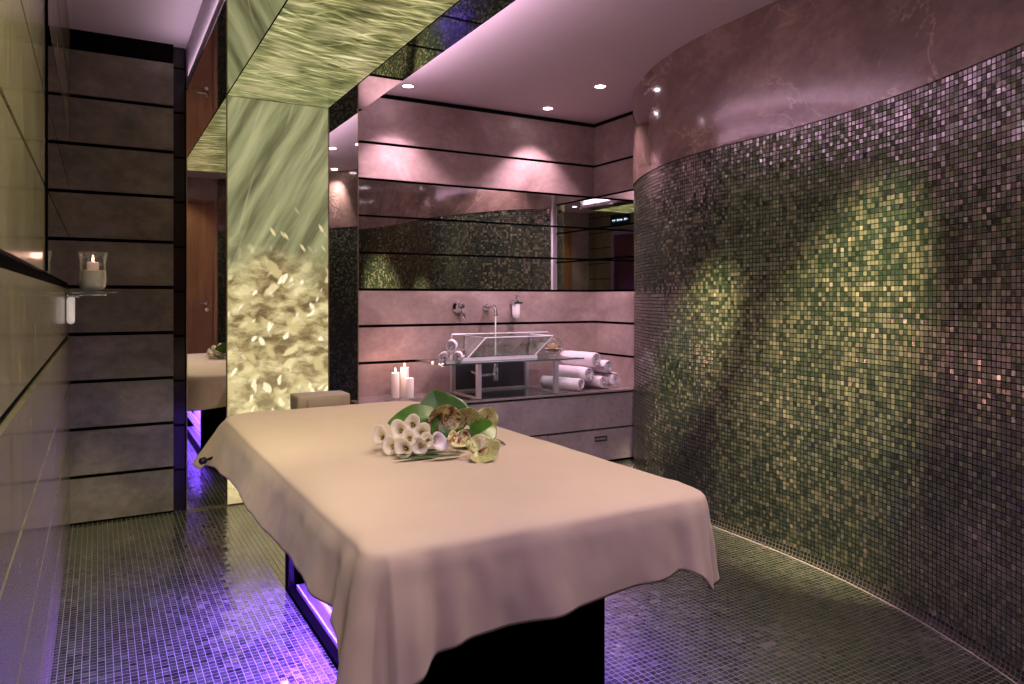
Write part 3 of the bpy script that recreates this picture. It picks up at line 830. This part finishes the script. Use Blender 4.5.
# ------------------------------------------------------------------ counter and alcove things
ZK = .480
ct = empty('vanity_counter', (2.24, 3.9, 0)); tag(ct, 'long grey stone vanity counter with drawers in the alcove', 'counter')
def cb(bm, x0, x1, y0, y1, z0, z1, **k): box(bm, x0 - 2.24, x1 - 2.24, y0 - 3.9, y1 - 3.9, z0, z1, **k)
MT['counter'] = stone('grey counter stone', (.27, .23, .22), (.38, .33, .315), (.50, .43, .41), .3, (1, 1, 1.3), 3, bump=.01)
MT['counter_top'] = stone('polished rose grey stone', (.24, .20, .19), (.31, .26, .25), (.38, .33, .31), .12, (1, 1, 1), 4, coat=.6, bump=0)
bm = bmesh.new(); cb(bm, 1.31, 3.175, 3.895, YS - .002, ZK - .012, ZK, bev=.001); obj('worktop', bm, 'counter_top', ct)
bm = bmesh.new(); cb(bm, 1.31, 3.17, 3.93, YS - .002, 0, ZK - .013); obj('carcass', bm, 'gap', ct)
bm = bmesh.new(); cb(bm, 1.31, 3.172, 3.90, 3.93, M + .006, ZK - .024); obj('front_panel', bm, 'counter', ct)
for xa, xb in ((1.31, 1.88), (1.885, 2.46), (2.465, 3.172)):
    bm = bmesh.new(); cb(bm, xa, xb, 3.90, 3.93, .02, M - .006); dr = obj('drawer', bm, 'counter', ct)
    xc = 2.874 if xb == 3.172 else (xa + xb) / 2
    bm = bmesh.new()
    for a in ((xc - .05, xc + .05, .155, .160), (xc - .05, xc + .05, .178, .183), (xc - .05, xc - .045, .160, .178), (xc + .045, xc + .05, .160, .178)):
        cb(bm, a[0], a[1], 3.894, 3.901, a[2], a[3])
    obj('recessed_handle', bm, 'steel', dr)
# tiny filler so the curved wall meets the counter
# glass table
gt = empty('glass_vanity_table', (2.24, 3.9, ZK)); tag(gt, 'glass topped table on square metal legs standing on the counter', 'glass table')
def gb(bm, x0, x1, y0, y1, z0, z1, **k): box(bm, x0 - 2.24, x1 - 2.24, y0 - 3.9, y1 - 3.9, z0 - ZK, z1 - ZK, **k)
ZG = .695
MT['glass_green'] = thin_glass('green tinted glass', (.80, .90, .87), .16)
bm = bmesh.new(); gb(bm, 1.74, 2.745, 3.902, 4.31, ZG, ZG + .009); obj('glass_top', bm, 'glass_green', gt)
bm = bmesh.new(); gb(bm, 1.741, 2.744, 3.8995, 3.9018, ZG + .0005, ZG + .0085); obj('polished_edge', bm, simple('dark green glass edge', (.05, .13, .12), .1), gt)
bm = bmesh.new(); gb(bm, 1.9, 2.62, 3.91, 4.30, ZK + .0005, ZK + .006); obj('lower_glass', bm, 'glass_green', gt)
for lx, ly in ((1.985, 3.915), (2.535, 3.915), (1.985, 4.28), (2.535, 4.28)):
    bm = bmesh.new(); gb(bm, lx - .014, lx + .014, ly - .012, ly + .012, ZK + .006, ZG, bev=.0015); obj('leg', bm, 'satin', gt)
bm = bmesh.new(); gb(bm, 1.98, 2.54, 4.275, 4.287, ZK + .006, ZK + .018); gb(bm, 1.979, 1.991, 3.92, 4.28, ZK + .006, ZK + .014); gb(bm, 2.529, 2.541, 3.92, 4.28, ZK + .006, ZK + .014); obj('stretcher', bm, 'satin', gt)
bm = bmesh.new(); gb(bm, 2.0, 2.53, 4.31, 4.316, ZK + .008, ZG - .002); obj('dark_backing', bm, simple('dark backing', (.10, .085, .095), .35), gt)  # plain dark sheet between the back legs
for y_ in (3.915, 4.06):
    bm = bmesh.new(); lathe(bm, [(.006, -.004), (.008, 0), (.008, .012), (.004, .016)], 14, (1.75 - 2.24, y_ - 3.9, ZG - ZK)); obj('edge_glint', bm, simple('glowing glint', (.9, .85, .85), .1, 1, emis=(1, .85, .85), estr=.8), gt)  # glints of the polished glass edge, made as small glowing studs
# glass basin: tray with sloped left pane
gs = empty('glass_basin', (2.26, 4.1, ZG + .009)); tag(gs, 'clear glass washbasin with sloping left pane on the glass table', 'washbasin')
def gp(p): return (p[0] - 2.26, p[1] - 4.1, p[2] - ZG - .009)
def pane(bm, pts, th, nrm):
    n = Vector(nrm).normalized() * th; a = [bm.verts.new(gp(p)) for p in pts]; b = [bm.verts.new(Vector(gp(p)) + n) for p in pts]
    bm.faces.new(a); bm.faces.new(list(reversed(b)))
    for i in range(len(a)): j = (i + 1) % len(a); bm.faces.new((a[i], b[i], b[j], a[j]))
    bmesh.ops.recalc_face_normals(bm, faces=bm.faces)
zb = ZG + .010
bm = bmesh.new(); pane(bm, [(1.975, 4.28, zb), (2.70, 4.28, zb), (2.70, 4.28, .855), (1.975, 4.28, .855)], .007, (0, -1, 0)); obj('back_pane', bm, 'glass', gs)
bm = bmesh.new(); pane(bm, [(1.965, 3.99, zb + .02), (2.42, 3.99, zb + .02), (2.56, 3.99, .845), (2.08, 3.99, .845)], .007, (0, -1, 0)); obj('front_pane', bm, 'glass', gs)
bm = bmesh.new(); pane(bm, [(1.945, 3.99, zb + .02), (2.07, 3.99, .845), (2.07, 4.27, .845), (1.945, 4.27, zb + .02)], .006, (-.7, 0, .6)); obj('side_pane', bm, 'glass', gs)
bm = bmesh.new(); pane(bm, [(2.42, 3.99, zb + .02), (2.56, 3.99, .845), (2.56, 4.27, .845), (2.42, 4.27, zb + .02)], .006, (.8, 0, -.6)); obj('side_pane', bm, 'glass', gs)
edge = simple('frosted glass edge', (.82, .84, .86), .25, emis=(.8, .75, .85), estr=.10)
bm = bmesh.new()
for a, b in (((1.975, 4.276, .856), (2.70, 4.276, .856)), ((1.975, 4.276, zb), (1.975, 4.276, .856)), ((2.07, 3.987, .846), (2.56, 3.987, .846)), ((1.945, 3.987, zb + .02), (2.07, 3.987, .846)), ((2.56, 3.987, .846), (2.56, 4.27, .846)), ((2.07, 3.99, .846), (2.07, 4.27, .846)), ((2.42, 3.987, zb + .02), (2.56, 3.987, .846))):
    tube(bm, [gp(a), gp(b)], .0035, 6)
obj('polished_rim', bm, edge, gs)
bm = bmesh.new(); box(bm, 1.90 - 2.26, 2.44 - 2.26, 3.985 - 4.1, 4.26 - 4.1, .001, .024, bev=.003); obj('basin_tray', bm, simple('frosted white glass', (.80, .74, .78), .12, coat=.5, emis=(1, .85, .95), estr=.10), gs)  # faint emission paints the brightness inside the basin
bm = bmesh.new(); tube(bm, [gp((2.20, 4.10, ZG - .002)), gp((2.20, 4.10, ZG - .05))], .012, 14); tube(bm, [gp((2.20, 4.10, ZG - .045)), gp((2.20, 4.10, ZG - .13))], .017, 14)
tube(bm, [gp((2.20, 4.10, ZG - .09)), gp((2.13, 4.16, ZG - .10)), gp((2.10, 4.25, ZG - .08)), gp((2.10, 4.4, ZG - .08))], .010, 12); lathe(bm, [(.02, 0), (.02, .012)], 16, gp((2.10, 4.385, ZG - .08)), axis=(0, 1, 0))
obj('drain_trap', bm, 'chrome', gs, True)
bm = bmesh.new(); box(bm, 1.93, 2.43, 4.0, 4.255, zb + .024, zb + .027)
tag(obj('basin_water', bm, 'water'), 'shallow water lying in the glass basin', 'water')
# faucet
fc = empty('wall_spout', (2.288, YS, 1.029)); tag(fc, 'chrome wall spout curving down over the basin', 'faucet')
bm = bmesh.new(); lathe(bm, [(.026, 0), (.026, .008), (.018, .014)], 24, (0, 0, 0), axis=(0, -1, 0)); obj('wall_flange', bm, 'chrome', fc, True)
bm = bmesh.new(); tube(bm, [Vector(p) for p in spline([(0, -.01, 0), (0, -.07, .008), (-.01, -.13, .006), (-.020, -.17, -.012), (-.024, -.185, -.045)], 6)], .012, 14); lathe(bm, [(.014, 0), (.014, .016)], 16, (-.024, -.185, -.058)); obj('spout', bm, 'chrome', fc, True)
bm = bmesh.new(); tube(bm, [(2.262, 4.216, .972), (2.261, 4.215, .90), (2.260, 4.214, zb + .027)], [.0042, .0036, .0048], 10)
tag(obj('water_stream', bm, 'stream', None, True), 'stream of water falling from the wall spout', 'water')
vh = empty('mixer_valve', (2.079, YS, 1.030)); vh.scale = (1.3, 1.2, 1.3); tag(vh, 'chrome mixer valve on the wall left of the spout', 'valve')
bm = bmesh.new(); lathe(bm, [(.032, 0), (.032, .008), (.022, .012), (.022, .045), (.018, .052)], 24, (0, 0, 0), axis=(0, -1, 0)); obj('valve_body', bm, 'chrome', vh, True)
bm = bmesh.new(); tube(bm, [(0, -.04, 0), (.006, -.06, -.03), (.006, -.075, -.065)], [.009, .007, .006], 10); tube(bm, [(0, -.045, .005), (-.022, -.055, .02)], [.007, .006], 10); obj('lever', bm, 'chrome', vh, True)
sp = empty('soap_dispenser', (2.492, YS, 1.04)); tag(sp, 'wall mounted soap dispenser with frosted cup and chrome pump', 'soap dispenser')
bm = bmesh.new(); lathe(bm, [(.018, 0), (.018, .01)], 18, (0, 0, .02), axis=(0, -1, 0)); tube(bm, [(0, -.005, .02), (0, -.03, .02)], .007); box(bm, -.034, .034, -.085, -.022, .010, .024, bev=.003); obj('holder', bm, 'chrome', sp)
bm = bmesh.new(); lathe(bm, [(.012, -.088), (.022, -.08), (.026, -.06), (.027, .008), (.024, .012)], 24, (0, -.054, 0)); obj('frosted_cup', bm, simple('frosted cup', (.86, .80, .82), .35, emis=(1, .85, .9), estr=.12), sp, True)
bm = bmesh.new(); lathe(bm, [(.024, .024), (.022, .034), (.008, .04), (.006, .062), (.010, .064), (.010, .07), (.002, .072)], 20, (0, -.054, 0)); tube(bm, [(0, -.054, .067), (0, -.095, .063)], .004, 8); obj('pump_head', bm, 'chrome', sp, True)

# rolled towels
def towel_bm(R, L, turns=2.7, th=None, sx=1.0):
    """a rolled terry towel: spiral sheet with thickness, axis along +X from 0 to L"""
    bm = bmesh.new(); th = th or R * .20; n = 96; sec = []
    rr0 = R * .16
    inner = []; outer = []
    for i in range(n + 1):
        t = i / n; a = t * turns * 2 * PI; r = rr0 + (R - rr0 - th / 2) * t
        w = .012 * R * math.sin(a * 5 + 1)
        inner.append(((r - th * .40 + w) * math.cos(a), (r - th * .40 + w) * math.sin(a)))
        outer.append(((r + th * .40 + w) * math.cos(a), (r + th * .40 + w) * math.sin(a)))
    loop = outer + list(reversed(inner)); nx = 9; rows = []
    for k in range(nx + 1):
        x = L * k / nx; e = min(k, nx - k); sh = .965 if e == 0 else (1.0 if e > 1 else .992)
        row = []
        for j, (y, z) in enumerate(loop):
            wob = 1 + .025 * math.sin(x * 60 + j * .2) + .02 * noise.noise(Vector((x * 30, y * 60, z * 60)))
            xx = x + (.004 * math.sin(j * .13) if e == 0 else 0) + (0.06 * R * (1 - math.hypot(y, z) / R) * (0 if e else (-1 if k == nx else 1)))
            row.append(bm.verts.new((xx, y * sh * wob * sx, z * sh * wob / sx)))
        rows.append(row)
    m_ = len(loop)
    for a, b in zip(rows, rows[1:]):
        for j in range(m_): bm.faces.new((a[j], a[(j + 1) % m_], b[(j + 1) % m_], b[j]))
    for row, fl in ((rows[0], 0), (rows[-1], 1)):
        for i in range(n):
            q = (row[i], row[i + 1], row[m_ - 2 - i], row[m_ - 1 - i])
            bm.faces.new(q if fl else tuple(reversed(q)))
    bmesh.ops.recalc_face_normals(bm, faces=bm.faces)
    return bm
def towel(end, R, L, back, lab, grp, rx=0, sx=1.0, name='rolled_towel'):
    bm = towel_bm(R, L, sx=sx); o = obj(name, bm, 'towel', None, True)
    d = Vector(back).normalized(); x = -d; z = Vector((0, 0, 1)); y = z.cross(x).normalized(); z = x.cross(y)
    base = Vector(end) + d * L
    mt = Matrix((x, y, z)).transposed().to_4x4() @ Matrix.Rotation(rx, 4, 'X')
    o.matrix_world = Matrix.Translation(base) @ mt
    tag(o, lab, 'towel', grp)
bk = (-.22, .97, 0)
G = 'rolled bath towels stacked on the counter'
towel((2.745, 3.935, ZK + .047), .046, .31, (-.34, .94, 0), 'front left rolled towel lying low behind the table leg', G, .4, 1.04)
towel((2.838, 3.975, ZK + .106), .055, .29, bk, 'rolled towel with a wide open swirl, left of the lower row', G, 1.5)
towel((2.945, 3.96, ZK + .051), .050, .29, bk, 'rolled towel in the middle of the lower row', G, 2.6)
towel((3.060, 3.975, ZK + .054), .053, .29, bk, 'rightmost rolled towel of the lower row', G, 3.6)
towel((2.905, 3.985, ZK + .198), .055, .30, bk, 'topmost rolled towel of the bath towel pile', G, .2)
towel((3.000, 3.98, ZK + .144), .050, .29, bk, 'upper right rolled towel of the bath towel pile', G, 5.0)
G = 'small rolled hand towels on the glass table'
bs = (.50, .86, 0)
towel((1.775, 3.955, ZG + .009 + .036), .036, .12, bs, 'small rolled hand towel at the lower left of three', G, .3)
towel((1.852, 3.935, ZG + .009 + .037), .037, .12, bs, 'small rolled hand towel at the lower right of three', G, 2)
towel((1.815, 3.945, ZG + .009 + .101), .037, .12, bs, 'small rolled hand towel on top of the other two', G, 4)
# glass bowl with a bloom
pb = Vector((2.615, 4.08, ZG + .0095))
bm = bmesh.new(); R = .070
pr = [(R * math.sin(a), R * (1 - math.cos(a)) * .98) for a in [i * .2 + .28 for i in range(12)]]
inn = [(r - .0018, z + (.0018 if i == 0 else 0)) for i, (r, z) in enumerate(pr)]
lathe(bm, [(.001, pr[0][1] + .0018)] + inn[0:] + list(reversed(pr)) + [(.001, pr[0][1])] if False else [(.0005, pr[0][1] + .002)] + inn, 36, (0, 0, 0), cap=False)
lathe(bm, [(.0005, pr[0][1])] + pr, 36, (0, 0, 0), cap=False)
bmesh.ops.recalc_face_normals(bm, faces=bm.faces)
o = obj('fish_bowl', bm, 'bowlglass', None, True); o.location = pb - Vector((0, 0, pr[0][1])); tag(o, 'round clear glass bowl holding a pink and cream bloom', 'glass bowl')
bm = bmesh.new()
for ring_, (nn, rad, hh, tl) in enumerate(((11, .052, .040, .30), (10, .046, .055, .75), (8, .038, .066, 1.15), (6, .030, .066, 1.5))):
    for j in range(nn):
        a = 2 * PI * j / nn + ring_ * .4
        lf = leaf_bm(rad * 1.15, rad * .60, .4, -.5, False, 8, 4)
        me_ = bpy.data.meshes.new('tmp'); lf.to_mesh(me_); lf.free()
        mm = Matrix.Translation((0, 0, .020 + ring_ * .009)) @ Matrix.Rotation(a, 4, 'Z') @ Matrix.Rotation(tl * .8, 4, 'X')
        me_.transform(mm); bm.from_mesh(me_); bpy.data.meshes.remove(me_)
o = obj('floating_bloom', bm, 'bowlflower', None, True); o.location = pb + Vector((0, 0, .006)); o.scale = (1.05, 1.05, 1.0)
tag(o, 'pink and cream bloom lying inside the round glass bowl', 'flower')

# candles on the counter
def candle(x, y, z, R, H, lab, grp=None, flame=True, fl_e=.6, mat='wax'):
    r = empty('pillar_candle', (x, y, z)); tag(r, lab, 'candle', grp)
    bm = bmesh.new(); lathe(bm, [(R * .96, 0), (R, .003), (R, H - .003), (R * .9, H), (R * .7, H - .004), (.001, H - .005)], 28, cap=False); obj('wax_body', bm, mat, r, True)
    bm = bmesh.new(); tube(bm, [(0, 0, H - .006), (.0005, 0, H + .006)], .0008, 6); obj('wick', bm, 'wick', r)
    if flame:
        bm = bmesh.new(); lathe(bm, [(.0005, 0), (.0032, .004), (.0040, .009), (.0022, .017), (.0003, .024)], 14, (0, 0, H + .004), cap=False); obj('flame', bm, 'flame', r, True)
        l = bpy.data.lights.new('candle_glow', 'POINT'); l.energy = fl_e; l.color = (1, .46, .36); l.shadow_soft_size = .012
        lo_ = bpy.data.objects.new('candle_glow', l); COL.objects.link(lo_); lo_.parent = r; lo_.location = (0, -.012, H + .022)
    return r
G = 'three white candles on the crystal dish'
candle(1.555, 4.17, ZK + .012, .024, .150, 'left lit white candle on the crystal dish', G, fl_e=.4)
candle(1.625, 4.20, ZK + .012, .026, .176, 'tallest lit white candle at the back of the crystal dish', G, fl_e=.7)
candle(1.623, 4.115, ZK + .012, .026, .120, 'shortest white candle at the front of the crystal dish', G, flame=False)
bm = bmesh.new()
rg = lathe(bm, [(.001, .002), (.10, .002), (.112, .018), (.118, .018), (.108, .0), (.001, 0)], 28, cap=False)
for k in (2, 3):
    for i, v in enumerate(rg[k]):
        if i % 2: v.co *= 1.06; v.co.z += .006
o = obj('crystal_dish', bm, 'glass'); o.location = (1.60, 4.155, ZK + .001); tag(o, 'cut crystal dish under the three white candles', 'dish')

# ------------------------------------------------------------------ candle shelf at left
sh = empty('glass_wall_shelf', (XL, 3.50, 1.108)); tag(sh, 'small round glass shelf on a chrome bracket at the left wall corner', 'shelf')
bm = bmesh.new(); lathe(bm, [(.0005, .004), (.078, .004), (.088, .008), (.090, .006), (.080, 0), (.0005, 0)], 36, (.098, 0, 0), cap=False); obj('glass_plate', bm, 'glass_green', sh, True)
bm = bmesh.new(); lathe(bm, [(.014, 0), (.014, .012)], 18, (0, 0, -.012), axis=(1, 0, 0)); tube(bm, [(.005, 0, -.012), (.05, 0, -.012)], .006, 10)
bm2 = bm; rr = [(.05 + .048 + .05 * math.cos(a), .05 * math.sin(a), -.006) for a in [PI + i * 2 * PI / 28 for i in range(29)]]; tube(bm2, rr, .0035, 8, cap=False); obj('bracket', bm, 'chrome', sh, True)
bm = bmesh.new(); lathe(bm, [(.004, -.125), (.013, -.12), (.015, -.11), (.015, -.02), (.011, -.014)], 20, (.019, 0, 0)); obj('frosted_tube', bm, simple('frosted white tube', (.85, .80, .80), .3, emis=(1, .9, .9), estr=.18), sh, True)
hv = empty('hurricane_vase', (XL + .098, 3.50, 1.1165)); tag(hv, 'clear flared glass candle vase half filled with pale sand', 'candle vase')
pv = [(.026, .0), (.040, .006), (.049, .02), (.052, .045), (.050, .085), (.048, .11), (.053, .145), (.060, .163)]
bm = bmesh.new(); lathe(bm, [(.0005, 0)] + pv + [(r - .002, z) for r, z in reversed(pv[1:])] + [(.0005, .006)], 36, cap=False); bmesh.ops.recalc_face_normals(bm, faces=bm.faces); obj('glass_body', bm, 'bowlglass', hv, True)
bm = bmesh.new(); lathe(bm, [(.0005, .0075), (.036, .0085), (.046, .022), (.0492, .045), (.0475, .083), (.046, .088), (.0005, .090)], 36, cap=False); obj('sand_fill', bm, 'sand', hv, True)
candle(XL + .098, 3.50, 1.1165 + .0905, .022, .032, 'small lit candle inside the glass vase on the shelf', None, fl_e=.10)

# ------------------------------------------------------------------ lamps
def spot(x, y, z, e, col, ang=95, blend=.7, r=.02):
    l = bpy.data.lights.new('downlight_lamp', 'SPOT'); l.energy = e; l.color = col; l.spot_size = math.radians(ang); l.spot_blend = blend; l.shadow_soft_size = r
    o = bpy.data.objects.new('downlight_lamp', l); COL.objects.link(o); o.location = (x, y, z); return o
def downlight(x, y, e, lab, col=(1, .62, .80), ang=95, z=ZC, first=[None], target=None):
    r = empty('ceiling_downlight', (x, y, z)); tag(r, lab, 'downlight', 'recessed ceiling downlights')
    if first[0] is None:
        bm = bmesh.new(); lathe(bm, [(.030, -.004), (.036, -.005), (.040, 0)], 28, cap=False); a = obj('trim_ring', bm, 'chrome', r, True)
        bm = bmesh.new(); lathe(bm, [(.0005, -.002), (.030, -.002), (.030, -.004)], 28, cap=False); b = obj('lens', bm, 'lens', r)
        first[0] = (a, b)
    else:
        for q in first[0]:
            c = q.copy(); COL.objects.link(c); c.parent = r
    so = spot(x, y, z - .02, e, col, ang)
    if target: so.rotation_euler = (Vector(target) - so.location).to_track_quat('-Z', 'Y').to_euler()
PK = (1, .52, .70)
downlight(1.634, 4.166, 44, 'ceiling downlight at the left, close to the bulkhead')
downlight(2.651, 4.192, 46, 'middle ceiling downlight, close above the alcove wall')
downlight(2.651, 3.602, 52, 'brightest ceiling downlight, nearest the curved wall')
downlight(1.75, 1.95, 48, 'added ceiling lamp above the right of the massage table', (1, .78, .55), 74, target=(.95, 2.2, .6))  # added out of view to brighten the bed top
downlight(1.62, .95, 34, 'added ceiling lamp over the table foot near the curved wall', (1, .78, .58), 74, target=(.95, 1.8, .6))  # second added lamp for the bed, also out of view
downlight(2.05, .95, 30, 'ceiling downlight close to the nearest part of the curved wall', (1, .72, .80), 100, target=(1.85, .35, .9))
downlight(.13, 2.2, 40, 'added ceiling lamp over the walkway left of the table', (1, .84, .50), 62, target=(.35, 3.2, 0))  # added to warm the floor where the lit panel should reflect
downlight(1.90, 2.22, 66, 'added fill lamp aimed into the basin alcove', (1, .76, .86), 60, target=(2.35, 4.15, .75))  # front fill for the alcove, placed just out of view
downlight(.55, .30, 52, 'added mauve fill lamp over the walkway near the doors', (.78, .52, 1), 84, target=(.70, 1.05, .3))  # added mauve fill for the hanging front of the sheet
downlight(.70, .14, 11, 'added ceiling lamp just in front of the brown door', (1, .80, .66), 90, target=(.70, -.3, 1.1))  # added so the door shows brighter in the mirror
def area(loc, rot, sx, sy, e, col, name='soft_lamp', spread=180):
    l = bpy.data.lights.new(name, 'AREA'); l.shape = 'RECTANGLE'; l.size = sx; l.size_y = sy; l.energy = e; l.color = col; l.spread = math.radians(spread)
    o = bpy.data.objects.new(name, l); COL.objects.link(o); o.location = loc; o.rotation_euler = rot; return o
def added_washer(loc, target, e, col, ang, lab):  # added spotlights, out of view, to brighten the walls
    r = empty('added_spotlight', loc); tag(r, lab, 'spotlight', 'added warm spotlights aimed at the walls')
    d = (Vector(target) - Vector(loc)).normalized()
    bm = bmesh.new(); lathe(bm, [(.022, -.03), (.028, -.028), (.03, .02), (.026, .02), (.024, .0)], 24, (0, 0, -.02), axis=d, cap=False); obj('lamp_head', bm, 'chrome', r, True)
    l = bpy.data.lights.new('added_wash_lamp', 'SPOT'); l.energy = e; l.color = col; l.spot_size = math.radians(ang); l.spot_blend = 1; l.shadow_soft_size = .02
    o = bpy.data.objects.new('added_wash_lamp', l); COL.objects.link(o); o.location = Vector(loc) + d * .03 + Vector((0, 0, -.02)); o.rotation_euler = d.to_track_quat('-Z', 'Y').to_euler()
added_washer((1.72, 1.35, ZC), (2.52, 1.86, .85), 560, (1, .78, .50), 34, 'added warm spotlight aimed at the nearer part of the curved wall')  # stands in for a yellow reflection in the tiles
added_washer((1.60, 1.60, ZC), (2.60, 2.78, .85), 920, (1, .78, .50), 17, 'added warm spotlight aimed at the farther part of the curved wall')  # added for the farther glow, in place of a reflection
added_washer((.42, .80, ZC), (-.115, 1.80, 1.0), 95, (1, .86, .50), 70, 'added warm spotlight aimed at the left stone wall')  # added to lighten the left stone
# rose fill added on the unseen right flank of the bulkhead, brightens the ceiling
area((1.335, 2.8, 2.20), (0, math.radians(-180), 0), .05, 2.4, 11, (1, .66, .86), 'ceiling_fill')
area((.375, 2.8, 2.20), (0, math.radians(180), 0), .03, 2.4, 1.1, (.9, .66, .85), 'ceiling_fill')  # weaker fill added along the left flank
# violet strips under the table sides
VI = (.20, .07, 1)
area((.612, 2.19, .40), (0, math.radians(14), 0), .02, 1.15, 36, VI, 'violet_strip_glow', 140)
area((1.178, 2.19, .40), (0, math.radians(-14), 0), .02, 1.15, 12, VI, 'violet_strip_glow', 110)

# ------------------------------------------------------------------ world, camera, view
w = bpy.data.worlds.new('World'); sc.world = w; w.use_nodes = True
w.node_tree.nodes['Background'].inputs[0].default_value = (.02, .018, .02, 1)
cam = bpy.data.cameras.new('camera'); co = bpy.data.objects.new('camera', cam); COL.objects.link(co)
co.location = CAM; co.rotation_euler = (PI / 2, 0, -TH)
cam.sensor_width = 36; cam.lens = FX / 1024 * 36; cam.shift_y = -(342 - 298.15) / 1024; cam.clip_start = .02
sc.camera = co
sc.view_settings.view_transform = 'Standard'
sc.view_settings.look = 'None'
sc.view_settings.exposure = .5
sc.cycles.max_bounces = 10
sc.cycles.glossy_bounces = 6
sc.cycles.transmission_bounces = 8
sc.cycles.sample_clamp_indirect = 6
sc.cycles.use_denoising = True
sc.cycles.caustics_refractive = False
sc.cycles.caustics_reflective = False
